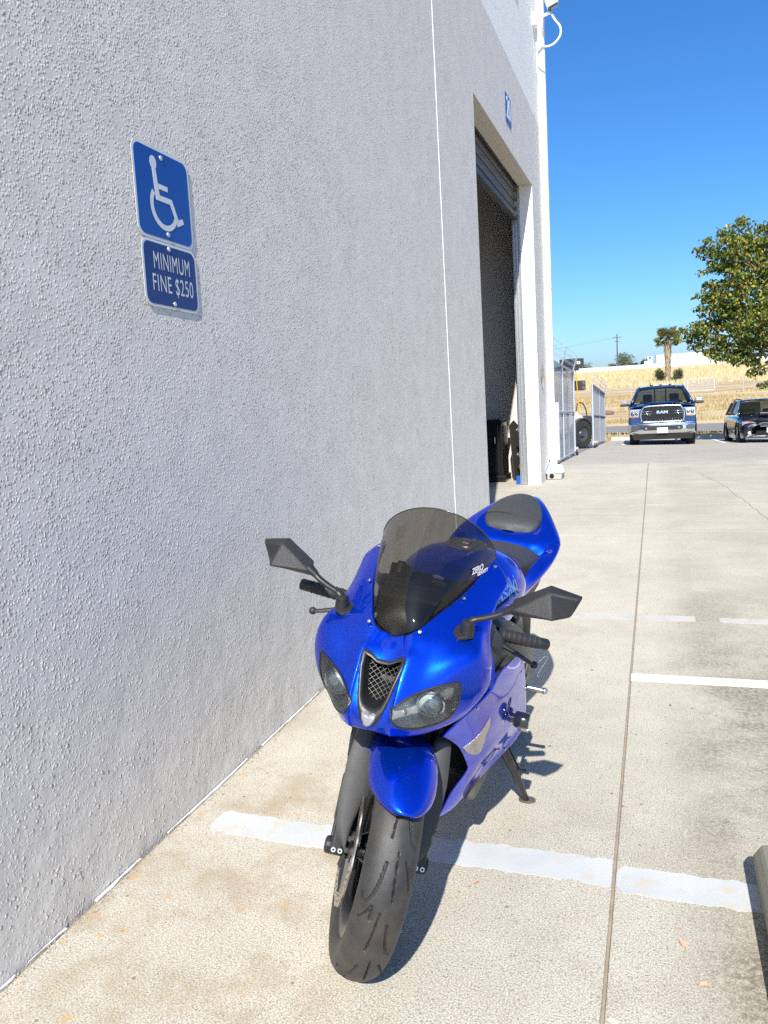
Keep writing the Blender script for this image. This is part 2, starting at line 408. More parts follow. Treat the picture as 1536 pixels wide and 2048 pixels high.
# white paint slopped along the foot of the wall
FOOT = m_paint('foot_paint', (.66, .65, .62), .55)
b = MB(); run = []
def flush():
    if len(run) > 2:
        P_ = [(-1.6125, y, .0018) for y, k in run]+[(k, y, .0018) for y, k in run[::-1]]; b.prism(P_, (0, 0, .003))
for i in range(900):
    y = -1+i*.016; k = -1.604+mnoise.noise(Vector((3, y*3, 0)))*.008+mnoise.noise(Vector((9, y*17, 0)))*.008
    if mnoise.noise(Vector((5, y*5.5, 2)))+.5*mnoise.noise(Vector((1, y*21, 2))) > -.22 and k > -1.6105: run.append((y, k))
    else: flush(); run = []
flush(); tag(b.build('wall_foot_paint', FOOT), kind='structure')
# grit and crumbs gathered along the foot of the wall (uncountable)
r_ = random.Random(4); b = MB()
for _ in range(2600):
    y = r_.uniform(.8, 8); x = -1.612+abs(r_.gauss(0, .02)); q = r_.uniform(.0012, .0042); a = r_.uniform(0, 3)
    b.add([(x+q*math.cos(a), y+q*math.sin(a), .0005), (x+q*math.cos(a+2.1), y+q*math.sin(a+2.1), .0005), (x+q*math.cos(a+4.2), y+q*math.sin(a+4.2), .0005), (x, y, .0005+q)], [(0, 1, 3), (1, 2, 3), (2, 0, 3)])
o = b.build('grit', plain('grit', (.26, .22, .17), .95, var=.5), clean=False); tag(o, 'grit and crumbs along the foot of the wall', 'grit', kind='stuff')
# parking stall lines, kerb and dry weeds at the far end of the lot
def farline(x0, y0, x1, y1, wd):
    d = Vector((x1-x0, y1-y0)).normalized(); nn = Vector((-d.y, d.x))*wd/2; b = MB(); G = []
    for k in range(9):
        t = k/8; x = x0+(x1-x0)*t; y = y0+(y1-y0)*t
        G.append([(x-nn.x, y-nn.y, ter(x-nn.x, y-nn.y)+.006), (x+nn.x, y+nn.y, ter(x+nn.x, y+nn.y)+.006)])
    b.grid(np.array(G)); tag(b.build('painted_line', PAINTW), kind='structure')
farline(2.02, 33.3, 2.02, 26.6, .10); farline(-.98, 33.3, -.98, 26.2, .10)
b = MB()
for i in range(30):
    x0 = -1.7+i*.5; b.add([(x0+dx, y, ter(x0+dx, y)+z) for dx in (0, .5) for (y, z) in ((33.5, -.1), (33.5, .14), (33.7, .15), (33.7, -.1))], [(0, 1, 5, 4), (1, 2, 6, 5), (2, 3, 7, 6)])
tag(b.build('kerb', plain('kerb_concrete', (.50, .47, .41), .9, var=.25)), kind='structure')

# concrete slab crack on the right: a thin dark branching fissure
b = MB(); pts = [(.60, 12.9), (.74, 12.0), (.86, 11.2), (.90, 10.4), (.97, 9.9), (1.0, 9.2), (1.06, 8.5), (1.04, 7.9)]
P = crom([(x, y) for x, y in pts], 10); L_ = []; R_ = []
for i, (x, y) in enumerate(P):
    o_ = .035*mnoise.noise(Vector((y*3.1, 0, 5))); wd = .002+.004*abs(mnoise.noise(Vector((y*6, 2, 5)))); L_.append((x+o_-wd, y)); R_.append((x+o_+wd, y))
tag(flatz('pavement_crack', L_+R_[::-1], .0012, plain('crack_dirt', (.17, .15, .12), .95), t=.001), kind='structure')

# ================================================================ the warehouse
XW = -1.616; YD0, YD1, ZD = 7.99, 11.88, 4.245; YE = 13.35; TH = .19; ZT = 9.2
bld = empty('warehouse', (XW, 6.5, 0)); tag(bld, 'grey stucco warehouse with a tall open roll-up door and cream upper band', 'building')
def bpart(name, mb, mat, parent=bld, **kw):
    o = mb.build(name, mat, None, **kw); o.parent = parent
    o.matrix_parent_inverse = Matrix.Translation(-Vector((XW, 6.5, 0))) if parent is bld else Matrix.Identity(4)
    return o
b = MB(); b.box((XW-TH, -7, -.1), (XW, 6.518, ZT)); bpart('wall_panel', b, STUCCO)
b = MB(); x0, x1 = XW-TH, XW
# the door panel: one mesh with the opening
ys = [6.542, YD0, YD1, YE]; zs = [-.1, ZD, ZT]
for i in range(3):
    for j in range(2):
        if i == 1 and j == 0: continue
        y0_, y1_, z0_, z1_ = ys[i], ys[i+1], zs[j], zs[j+1]
        b.add([(x1, y0_, z0_), (x1, y1_, z0_), (x1, y1_, z1_), (x1, y0_, z1_)], [(0, 1, 2, 3)])
        b.add([(x0, y0_, z0_), (x0, y1_, z0_), (x0, y1_, z1_), (x0, y0_, z1_)], [(3, 2, 1, 0)])
b.add([(x1, YD0, -.1), (x0, YD0, -.1), (x0, YD0, ZD), (x1, YD0, ZD)], [(0, 1, 2, 3)])
b.add([(x1, YD1, -.1), (x0, YD1, -.1), (x0, YD1, ZD), (x1, YD1, ZD)], [(3, 2, 1, 0)])
b.add([(x1, YD0, ZD), (x0, YD0, ZD), (x0, YD1, ZD), (x1, YD1, ZD)], [(0, 1, 2, 3)])
b.add([(x1, ys[0], -.1), (x0, ys[0], -.1), (x0, ys[0], ZT), (x1, ys[0], ZT)], [(3, 2, 1, 0)])
b.add([(x1, YE, -.1), (x0, YE, -.1), (x0, YE, ZT), (x1, YE, ZT)], [(0, 1, 2, 3)])
bpart('wall_panel', b, STUCCO)
b = MB(); b.box((XW-.06, 6.517, -.1), (XW-.002, 6.543, ZT)); b.prism([(XW-.004, 6.524, -.1), (XW+.004, 6.526, -.1), (XW+.004, 6.53, -.1), (XW-.004, 6.58, -.1)], (0, 0, ZT+.1)); bpart('joint_sealant', b, plain('sealant_white', (.66, .655, .65), .6, var=.05))
b = MB(); b.box((XW, 7.124, .02), (XW+.0015, 7.1285, 1.9)); bpart('joint_sealant', b, plain('hairline_seam', (.36, .36, .39), .8))
# painted smooth jamb reveal, proud by 3 mm
JAMB = plain('jamb_paint', (.80, .79, .76), .7, var=.08, bump=.3, bscale=120)
b = MB(); b.box((XW-TH+.01, YD1-.004, 0), (XW-.006, YD1-.001, ZD-.004)); bpart('door_jamb', b, JAMB)
b = MB(); b.box((XW-TH+.01, YD0, ZD-.004), (XW-.006, YD1-.006, ZD-.001)); bpart('door_soffit', b, plain('soffit_paint', (.52, .47, .41), .8, var=.1))
# roof, end and inside surfaces
INT = plain('inside_wall', (.55, .52, .51), .9, var=.15)
b = MB(); b.box((-12, -7, 7.6), (XW-TH, YE, 7.8)); bpart('roof', b, INT)
b = MB(); b.box((-12, 13.14, -.1), (XW-TH, YE, ZT)); bpart('end_wall', b, plain('inside_end_wall', (.70, .67, .64), .9, var=.1))
b = MB(); b.box((-12.2, -7, -.1), (-12, YE, ZT)); bpart('back_wall', b, INT)
b = MB(); b.box((-12, -7.2, -.1), (XW-TH, -7, ZT)); bpart('end_wall', b, INT)
b = MB(); b.box((-12, -7, -.1), (XW-.001, YE-.21, -.004)); bpart('floor', b, m_concrete('inside_concrete', ((.42, .39, .33), (.50, .465, .39)), 0))
# roll-up door: coil, slats just visible, galvanised guide track
GALV = plain('galvanised', (.55, .57, .58), .38, .85, var=.15)
STEEL = plain('door_steel', (.11, .11, .11), .55, .3, var=.15)
b = MB(); b.tube([(XW-TH-.34, YD0-.1, 4.55), (XW-TH-.34, YD1+.1, 4.55)], .29, 28); bpart('door_coil', b, STEEL, smooth=40)
for i in range(9):
    z = 4.42-i*.062; b = MB(); b.box((XW-TH-.085+.012*(i % 2), YD0-.05, z-.054), (XW-TH-.062+.012*(i % 2), YD1+.05, z)); bpart('door_slat', b, STEEL, bevel=.008)
b = MB(); b.box((XW-TH-.11, YD0-.05, 3.81), (XW-TH-.03, YD1+.05, 3.86)); bpart('bottom_bar', b, plain('bar_dark', (.08, .08, .08), .5, .4))
b = MB()
for dx in (-.012, -.06, -.10): b.box((XW-TH+dx-.010, YD1-.035, 0), (XW-TH+dx, YD1+.04, 4.4))
b.box((XW-TH-.11, YD1+.03, 0), (XW-TH, YD1+.045, 4.4)); bpart('guide_track', b, GALV)
b = MB(); b.box((XW-TH-.11, YD0-.045, 0), (XW-TH, YD0-.012, 4.4)); bpart('guide_track', b, GALV)
# wall lamp high over the door (only its long shadow reaches into view)
b = MB(); b.box((XW, 9.18, 7.62), (XW+.27, 9.52, 7.86)); b.prism([(XW, 9.2, 7.86), (XW+.24, 9.2, 7.86), (XW, 9.2, 7.98)], (0, .3, 0)); bpart('wall_lamp', b, plain('lamp_bronze', (.10, .09, .08), .5, .4), bevel=.01)
# edge strip at the wall end
b = MB(); b.box((XW-.02, YE-.44, 0), (XW+.003, YE-.40, ZT)); bpart('corner_bead', b, plain('bead_white', (.70, .70, .68), .7))

# ---- downspout with protective sleeve and splash box
WHITE = plain('white_enamel', (.82, .82, .80), .55, var=.06)
ds = empty('downspout', (XW, 12.93, 0)); tag(ds, 'white square downspout with a wider guard sleeve at the warehouse corner', 'downspout')
def off(parent): return Matrix.Translation(-parent.location)
def part(parent, name, mb, mat, **kw):
    """mesh given in world coordinates under an unrotated thing"""
    o = mb.build(name, mat, None, **kw); o.parent = parent; o.matrix_parent_inverse = Matrix.Translation(-Vector(parent.location)); return o
b = MB(); b.box((XW+.002, 12.875, 1.16), (XW+.105, 12.985, ZT)); part(ds, 'pipe', b, WHITE, bevel=.006)
b = MB(); b.box((XW+.002, 12.858, .27), (XW+.165, 13.0, 1.162)); part(ds, 'guard_sleeve', b, WHITE, bevel=.005)
b = MB(); b.box((XW+.014, 12.875, .06), (XW+.12, 12.985, .268)); part(ds, 'outlet', b, WHITE, bevel=.006)
b = MB(); b.box((XW+.002, 12.870, 2.92), (XW+.11, 12.99, 2.95)); part(ds, 'strap', b, plain('strap_grey', (.66, .66, .65), .5))
for z in (.35, .72, 1.08):
    b = MB(); b.lathe([(-.006, .0), (-.006, .006), (0, .009)], 10, 'y', (XW+.020, 12.858, z)); part(ds, 'screw', b, GALV)
sb = empty('splash_box', (XW+.06, 12.62, 0)); tag(sb, 'small grey metal splash box with a round hole under the downspout', 'box')
b = MB(); b.prism([(XW+.02, 12.42, .004), (XW+.24, 12.42, .004), (XW+.24, 12.42, .10), (XW+.02, 12.42, .10)], (0, .40, 0)); part(sb, 'body', b, plain('splash_metal', (.42, .42, .38), .6, .3, var=.2), bevel=.008)
b = MB(); b.prism([(XW+.005, 12.40, .102), (XW+.265, 12.40, .102), (XW+.20, 12.62, .19), (XW+.02, 12.62, .19)], (0, .25, 0)); part(sb, 'cover', b, WHITE, bevel=.005)
b = MB(); b.lathe([(-.004, 0), (-.004, .036)], 20, 'y', (XW+.09, 12.42, .055)); part(sb, 'hole', b, plain('hole_black', (.004, .004, .004), .9))

# ---- flood light with flexible conduit at the top of the corner
fl = empty('flood_light', (XW, 12.55, 6.6)); tag(fl, 'white flood light on a wall bracket with looped conduit high at the corner', 'flood light')
b = MB(); b.tube([(XW, 12.45, 6.63), (XW+.10, 12.52, 6.66), (XW+.235, 12.58, 6.72)], .022, 8); part(fl, 'bracket_arm', b, WHITE, smooth=40)
b = MB(); b.box((-.07, -.05, -.09), (.07, .05, .09), Matrix.Translation((XW, 12.45, 6.62))); part(fl, 'mount_box', b, WHITE, bevel=.006)
Mx = Matrix.Translation((XW+.25, 12.58, 6.90)) @ Matrix.Rotation(R(-18), 4, 'Y') @ Matrix.Rotation(R(14), 4, 'X')
b = MB(); b.box((-.085, -.13, -.10), (.085, .10, .12), Mx); part(fl, 'housing', b, WHITE, bevel=.015)
b = MB(); b.box((-.07, -.11, -.125), (.07, .08, -.102), Mx); part(fl, 'lens', b, plain('lens_dark', (.06, .06, .065), .15), bevel=.004)
b = MB(); b.tube([(XW+.235, 12.58, 6.72), (XW+.245, 12.58, 6.80)], .014, 8); b.tube([(XW+.22, 12.555, 6.73), (XW+.22, 12.555, 6.80)], .008, 6); part(fl, 'knuckle', b, plain('knuckle_grey', (.25, .25, .25), .5, .5))
P = crom([(XW+.24, 12.60, 6.74), (XW+.30, 12.58, 6.62), (XW+.375, 12.56, 6.50), (XW+.37, 12.56, 6.38), (XW+.27, 12.57, 6.29), (XW+.15, 12.59, 6.29), (XW+.06, 12.60, 6.37), (XW+.035, 12.60, 6.48)], 6)
b = MB(); b.tube(P, .014, 8); part(fl, 'conduit', b, WHITE, smooth=40)
b = MB(); b.tube([(XW+.035, 12.60, 6.46), (XW+.035, 12.60, 6.56)], .02, 8); b.tube([(XW+.03, 12.60, 5.95), (XW+.03, 12.60, 6.46)], .012, 8); part(fl, 'conduit_riser', b, WHITE, smooth=40)

# ---- signs on the wall
def on_wall(yc, zc, out=.012, tilt=0):
    """matrix: local x -> +Y along the wall, local y -> up, local z -> out of the wall"""
    M = Matrix(((0, 0, 1, XW+out), (1, 0, 0, yc), (0, 1, 0, zc), (0, 0, 0, 1))); return M @ Matrix.Rotation(R(tilt), 4, 'Z')
def rrect(w_, h_, r_, n_=6):
    o = []
    for cx, cy, a0 in ((w_/2-r_, h_/2-r_, 0), (-w_/2+r_, h_/2-r_, 90), (-w_/2+r_, -h_/2+r_, 180), (w_/2-r_, -h_/2+r_, 270)):
        for k in range(n_+1):
            a = R(a0+90*k/n_); o.append((cx+r_*math.cos(a), cy+r_*math.sin(a)))
    return o
def plate(name, poly, z0, z1, mat, M, parent, **kw):
    b = MB(); b.prism([(x, y, z0) for x, y in poly], (0, 0, z1-z0), M); return part(parent, name, b, mat, **kw)
SIGNBLUE = plain('sign_blue', (.004, .052, .28), .35, var=.1, coat=.25); SIGNNAVY = plain('sign_navy', (.006, .024, .145), .4, var=.15, coat=.15)
SIGNWHITE = plain('sign_reflective', (.58, .61, .63), .45, var=.08)
BOLT = plain('bolt_zinc', (.62, .62, .60), .35, .7)
def bolt(parent, M, x, y, z):
    b = MB(); prof = [(0, .0088), (.002, .0084), (.004, .006), (.005, 0)]
    b.lathe(prof, 12, 'z', (0, 0, 0)); b.v = [tuple(M @ Vector((x+v[0], y+v[1], z+v[2]))) for v in b.v]; part(parent, 'bolt', b, BOLT, smooth=True)
s1 = empty('parking_sign', (XW, 2.53, 2.18)); tag(s1, 'blue accessible parking sign with white wheelchair symbol on the stucco wall', 'sign')
M1 = on_wall(2.522, 2.180, .0055, -1.3)
plate('panel', rrect(.338, .312, .038), -.0015, .0, SIGNWHITE, M1, s1)
plate('blue_field', rrect(.316, .291, .030), .0, .0010, SIGNBLUE, M1, s1)
W2 = [  # wheelchair symbol: measured in the sign plane
    [( -.052+.019*math.cos(a), .098+.024*math.sin(a)) for a in np.linspace(0, 2*math.pi, 20, endpoint=False)],
    [(-.062, .082), (-.040, .078), (-.034, .030), (.024, .030), (.024, .012), (-.031, .012), (-.028, -.010), (.045, -.010), (.078, -.076), (.104, -.066), (.112, -.084), (.071, -.102), (.034, -.030), (-.050, -.030)]]
for k_, poly in enumerate(W2): plate('symbol', [(x*1.0, y*.95+.008) for x, y in poly], .001, .0015+.0003*k_, SIGNWHITE, M1, s1)
arc = []; cx, cy = -.006, -.048
for k in range(25): a = R(142+(338-142)*k/24); arc.append((cx+.083*math.cos(a), cy+.083*math.sin(a)))
for k in range(25): a = R(338-(338-142)*k/24); arc.append((cx+.063*math.cos(a), cy+.063*math.sin(a)))
b = MB(); n_ = 25
for k in range(24):
    q = [arc[k], arc[k+1], arc[49-k-1], arc[49-k]]; b.add([M1 @ Vector((x*1.0, y*.95+.008, .0021)) for x, y in q], [(0, 1, 2, 3)])
part(s1, 'symbol', b, SIGNWHITE)
bolt(s1, M1, -.002, .128, .001); bolt(s1, M1, .006, -.127, .001)
s2 = empty('fine_sign', (XW, 2.53, 1.91)); tag(s2, 'navy MINIMUM FINE $250 plate under the wheelchair sign', 'sign')
M2 = on_wall(2.524, 1.909, .005, -1.5)
plate('panel', rrect(.334, .226, .036), -.0015, .0, SIGNWHITE, M2, s2)
plate('navy_field', rrect(.312, .206, .028), .0, .0010, SIGNNAVY, M2, s2)
text_o = []
for body, dy, wd in (('MINIMUM', .041, .222), ('FINE $250', -.034, .250)):
    t = text_mesh('lettering', body, .082, SIGNWHITE, None, None, 0.0, 1.0, spacing=1.10)
    xs_ = [v.co.x for v in t.data.vertices]; k = wd/(max(xs_)-min(xs_)); mid = (max(xs_)+min(xs_))/2
    for v in t.data.vertices: v.co.x = (v.co.x-mid)*k
    t.data.transform(M2 @ Matrix.Translation((.006, dy, .0020))); t.parent = s2; t.matrix_parent_inverse = off(s2)
bolt(s2, M2, -.006, .094, .001); bolt(s2, M2, .006, -.093, .001)
s3 = empty('unit_sign', (XW, 10.0, 4.68)); tag(s3, 'small blue plate numbered 20 above the roll-up door', 'sign')
M3 = on_wall(10.01, 4.675, .006)
plate('panel', rrect(.37, .32, .004, 1), -.004, .0, SIGNBLUE, M3, s3)
t = text_mesh('number', '20', .34, plain('sign_white', (.8, .82, .84), .5), None, M3 @ Matrix.Translation((0, 0, .002)), .0006, .82, offset=.004); t.parent = s3; t.matrix_parent_inverse = off(s3)
s4 = empty('hazard_diamond', (XW, 12.38, 1.57)); tag(s4, 'faded four-colour hazard diamond beside the downspout', 'sign')
M4 = on_wall(12.38, 1.57, .006)
for (dx, dy), col, nm in (((0, .112), (.40, .38, .37), 'faded_red'), ((.112, 0), (.62, .50, .06), 'yellow'), ((-.112, 0), (.33, .37, .42), 'faded_blue'), ((0, -.112), (.78, .78, .76), 'white')):
    r_ = .108; plate('quadrant', [(dx+r_, dy), (dx, dy+r_), (dx-r_, dy), (dx, dy-r_)], 0, .002, plain('diamond_'+nm, col, .6), M4, s4)
plate('backing', [(.228, 0), (0, .228), (-.228, 0), (0, -.228)], -.003, -.0005, plain('diamond_border', (.12, .12, .12), .6), M4, s4)

# ---- things just inside the door
BLK = plain('black_lacquer', (.012, .012, .013), .25, var=.3, coat=.3)
cb = empty('cabinet', (-2.7, 12.6, 0)); tag(cb, 'black wooden cabinet with a plinth standing inside the roll-up door', 'cabinet')
b = MB(); b.box((-3.5, 12.30, .10), (-2.25, 12.72, .92)); part(cb, 'carcass', b, BLK, bevel=.01)
b = MB(); b.box((-3.55, 12.25, 0), (-2.21, 12.76, .10)); part(cb, 'plinth', b, BLK, bevel=.01)
b = MB(); b.box((-3.55, 12.25, .92), (-2.19, 12.76, .97)); part(cb, 'top', b, BLK, bevel=.01)
for k in range(3):
    xx = -2.31-k*.42; b = MB(); b.box((xx-.36, 12.283, .14), (xx, 12.299, .88)); part(cb, 'door', b, BLK, bevel=.006)
    b = MB(); b.tube([(xx-.05, 12.265, .60), (xx-.05, 12.265, .70)], .008, 8); part(cb, 'handle', b, BOLT)
b = MB(); b.box((-2.238, 12.34, .16), (-2.23, 12.68, .86)); part(cb, 'side_panel', b, BLK, bevel=.004)
pn = MB(); pn.prism([(-2.10, 12.42, .01), (-2.02, 12.95, .01), (-2.06, 12.88, .80), (-2.12, 12.66, .93), (-2.16, 12.48, .86)], (-.012, .0, 0))
tag(pn.build('rubber_sheet', plain('rubber_dark', (.035, .032, .03), .85, var=.25)), 'dark rubber sheet leaning against the black cabinet inside the door', 'sheet')
sp = empty('standpipe', (-1.93, 12.3, 0)); tag(sp, 'black vertical standpipe with steel couplings inside the door jamb', 'pipe')
b = MB(); b.tube([(-1.945, 12.32, .25), (-1.945, 12.32, 7.5)], .055, 18); part(sp, 'pipe', b, plain('pipe_black', (.03, .03, .032), .45, var=.2), smooth=40)
for z in (.42, .80):
    b = MB(); b.lathe([(-.03, .058), (-.03, .07), (.03, .07), (.03, .058)], 18, 'z', (-1.945, 12.32, z)); b.box((-2.03, 12.30, z-.012), (-1.93, 12.34, z+.012)); part(sp, 'coupling', b, BOLT, smooth=40)
b = MB(); b.sphere((-1.945, 12.32, .22), .075, 14, 8); b.tube([(-1.945, 12.32, .0), (-1.945, 12.32, .2)], .05, 12); part(sp, 'elbow', b, plain('pipe_rust', (.20, .13, .09), .7, .2), smooth=40)
b = MB(); b.lathe([(0, 0), (0, .038), (.12, .042), (.12, .034), (.02, .03)], 16, 'z', (-1.965, 11.98, 0)); tag(b.build('blue_cup', plain('cup_blue', (.01, .10, .55), .4), smooth=40), 'small blue plastic cup on the floor at the door jamb', 'cup')

# ---- concrete wheel stop in the bottom right corner
ws = MB(); x0_, x1_ = .253, .44
for y0_, y1_ in ((.55, 2.33),):
    sec = [(x0_+.012, 0), (x0_-.004, .085), (x0_+.022, .124), (x1_-.03, .124), (x1_, .075), (x1_, 0)]
    ws.prism([(x, y0_, z) for x, z in sec], (0, y1_-y0_, 0))
n = N('wheel_stop'); p = n.pos()
n.setp(Base_Color=n.mix(n.noise(p, 9, 6, .7), (.13, .13, .10), (.24, .235, .18)), Roughness=.85); n.bump(n.noise(p, 120, 4, .7), .5, .004)
o = ws.build('wheel_stop', n.m, bevel=.012); tag(o, 'grey-green concrete wheel stop at the bottom right corner', 'wheel stop')

# ================================================================ the motorcycle
# local frame: x = the machine's left, y = backwards, z = up, origin under the front axle
bike = empty('motorcycle', (-.747, 1.765, .0))
bike.rotation_euler = Matrix.LocRotScale(None, (Matrix.Rotation(R(-2.104), 3, 'Z') @ Matrix.Rotation(R(9.023), 3, 'Y')).to_quaternion(), None).to_euler()
tag(bike, 'blue sport motorcycle with tinted screen leaning on its side stand by the wall', 'motorcycle')
def m_bikepaint():
    n = N('blue_metallic_paint'); co = n.coord('Object')
    fl = n.new('TexVoronoi'); fl.inputs['Scale'].default_value = 1400; n.link(co, fl.inputs['Vector'])
    f = n.sep(fl.outputs['Color'])[0]
    lw = n.new('LayerWeight'); lw.inputs[0].default_value = .35
    c = n.mix(n.maprange(f, .0, 1, 0, .45), (.0003, .018, .54), (.003, .17, 1.0))
    n.setp(Base_Color=c, Metallic=.84, Roughness=.31, Coat_Weight=1.0, Coat_Roughness=.035, Coat_IOR=1.42); n.b.inputs['Specular Tint'].default_value = (.04, .16, 1.0, 1)
    gm = n.new('NewGeometry'); nm = n.new('VectorMath', operation='SCALE'); nm.inputs['Scale'].default_value = .10
    sb_ = n.new('VectorMath', operation='SUBTRACT'); n.link(fl.outputs['Color'], sb_.inputs[0]); sb_.inputs[1].default_value = (.5, .5, .5); n.link(sb_.outputs[0], nm.inputs[0])
    ad = n.new('VectorMath', operation='ADD'); n.link(gm.outputs['Normal'], ad.inputs[0]); n.link(nm.outputs[0], ad.inputs[1])
    nz = n.new('VectorMath', operation='NORMALIZE'); n.link(ad.outputs[0], nz.inputs[0]); n.link(nz.outputs[0], n.b.inputs['Normal'])
    return n.m
BLUE = m_bikepaint()
SATIN = plain('satin_black', (.016, .016, .017), .42, var=.25)
PLAST = plain('black_plastic', (.022, .022, .024), .5, var=.2, bump=.35, bscale=900)
GREYP = plain('grained_grey_plastic', (.040, .041, .043), .48, var=.15, bump=.6, bscale=700)
RUBB = plain('grip_rubber', (.018, .018, .019), .62, var=.3, bump=.3, bscale=300)
DEEP = plain('deep_black', (.003, .003, .003), .9)
ALU = plain('brushed_alloy', (.52, .51, .49), .3, .95, var=.15)
CHROME = plain('chrome', (.75, .75, .75), .1, 1.0, var=.05)
ENG = plain('engine_grey', (.12, .115, .105), .5, .5, var=.3)
DISC = plain('disc_steel', (.50, .46, .41), .34, .9, var=.35)
STM = Matrix.Translation((0, -.103, 0)) @ Matrix.Rotation(R(23.74), 4, Vector((0, math.sin(R(25)), math.cos(R(25))))) @ Matrix.Translation((0, .103, 0))
def bp(name, mb, mat, parent=bike, st=False, **kw):
    if st: mb.v = [tuple(STM @ Vector(v)) for v in mb.v]
    return mb.build(name, mat, parent, **kw)
SIDES = (1, -1)
def sx(P, s): return [(p[0]*s, p[1], p[2]) for p in P]

# ---- wheels -------------------------------------------------------------
def m_tyre():
    n = N('tyre_rubber'); co = n.coord('Object'); f = n.noise(co, 35, 5, .65)
    x = n.math('ABSOLUTE', n.sep(co)[0])
    scuff = n.maprange(n.noise(co, 9, 4), .45, .7)
    c = n.mix(n.maprange(f, .3, .7), (.020, .020, .021), (.036, .036, .035))
    c = n.mix(n.math('MULTIPLY', scuff, .45), c, (.075, .062, .046))
    n.setp(Base_Color=c, Roughness=.5); n.bump(n.noise(co, 420, 3, .7), .5, .0016); return n.m
TYRE = m_tyre()
def seg_dist(px, py, A):
    d = np.full(px.shape, 9.0)
    for (x0, y0), (x1, y1) in zip(A, A[1:]):
        vx, vy = x1-x0, y1-y0; t = np.clip(((px-x0)*vx+(py-y0)*vy)/(vx*vx+vy*vy), 0, 1)
        d = np.minimum(d, np.hypot(px-x0-t*vx, py-y0-t*vy))
    return d
def tyre_mesh(rad, prof, period, na, nw, phase=0):
    prof = crom(prof, nw); L = 2*math.pi*rad/period
    ph = np.linspace(0, 2*math.pi, na, endpoint=False); s = (ph*rad+phase) % L*1000; Lm = L*1000
    arc = np.concatenate([[0], np.cumsum(np.hypot(*np.diff(prof, axis=0).T))]); arc = (arc-arc[-1]/2)*1000
    S, Wd = np.meshgrid(s, arc, indexing='ij')
    h2 = Lm*.5
    curves = [(crom([(10, 7), (50, 10), (92, 15)], 3), 1.4), (crom([(h2+10, -5), (h2+50, -9), (h2+92, -14)], 3), 1.4),
              (crom([(30, -16), (62, -22), (92, -34), (104, -50), (92, -60)], 6), 2.5), (crom([(h2+30, 18), (h2+62, 24), (h2+92, 36), (h2+102, 52)], 6), 2.5),
              (crom([(128, -22), (150, -36), (168, -54)], 5), 1.9), (crom([(22, 30), (46, 42), (72, 54)], 5), 1.9)]
    curves = [([(a*Lm/209.0 if a < h2 else h2+(a-h2)*Lm/209.0, w) for a, w in cv], wd) for cv, wd in curves]
    dep = np.zeros(S.shape)
    for cv, wd in curves:
        for sh in (-Lm, 0, Lm):
            d = seg_dist(S+sh, Wd, cv); q_ = np.clip((wd+1.5-d)/2.6, 0, 1); dep = np.maximum(dep, q_*q_*(3-2*q_))
    rr = prof[None, :, 1]-dep*.0065*(np.abs(Wd) < 70)
    X = np.broadcast_to(prof[None, :, 0], rr.shape)
    G = np.stack([X, -rr*np.sin(ph)[:, None], rr*np.cos(ph)[:, None]], -1)
    return np.concatenate([G, G[:1]])
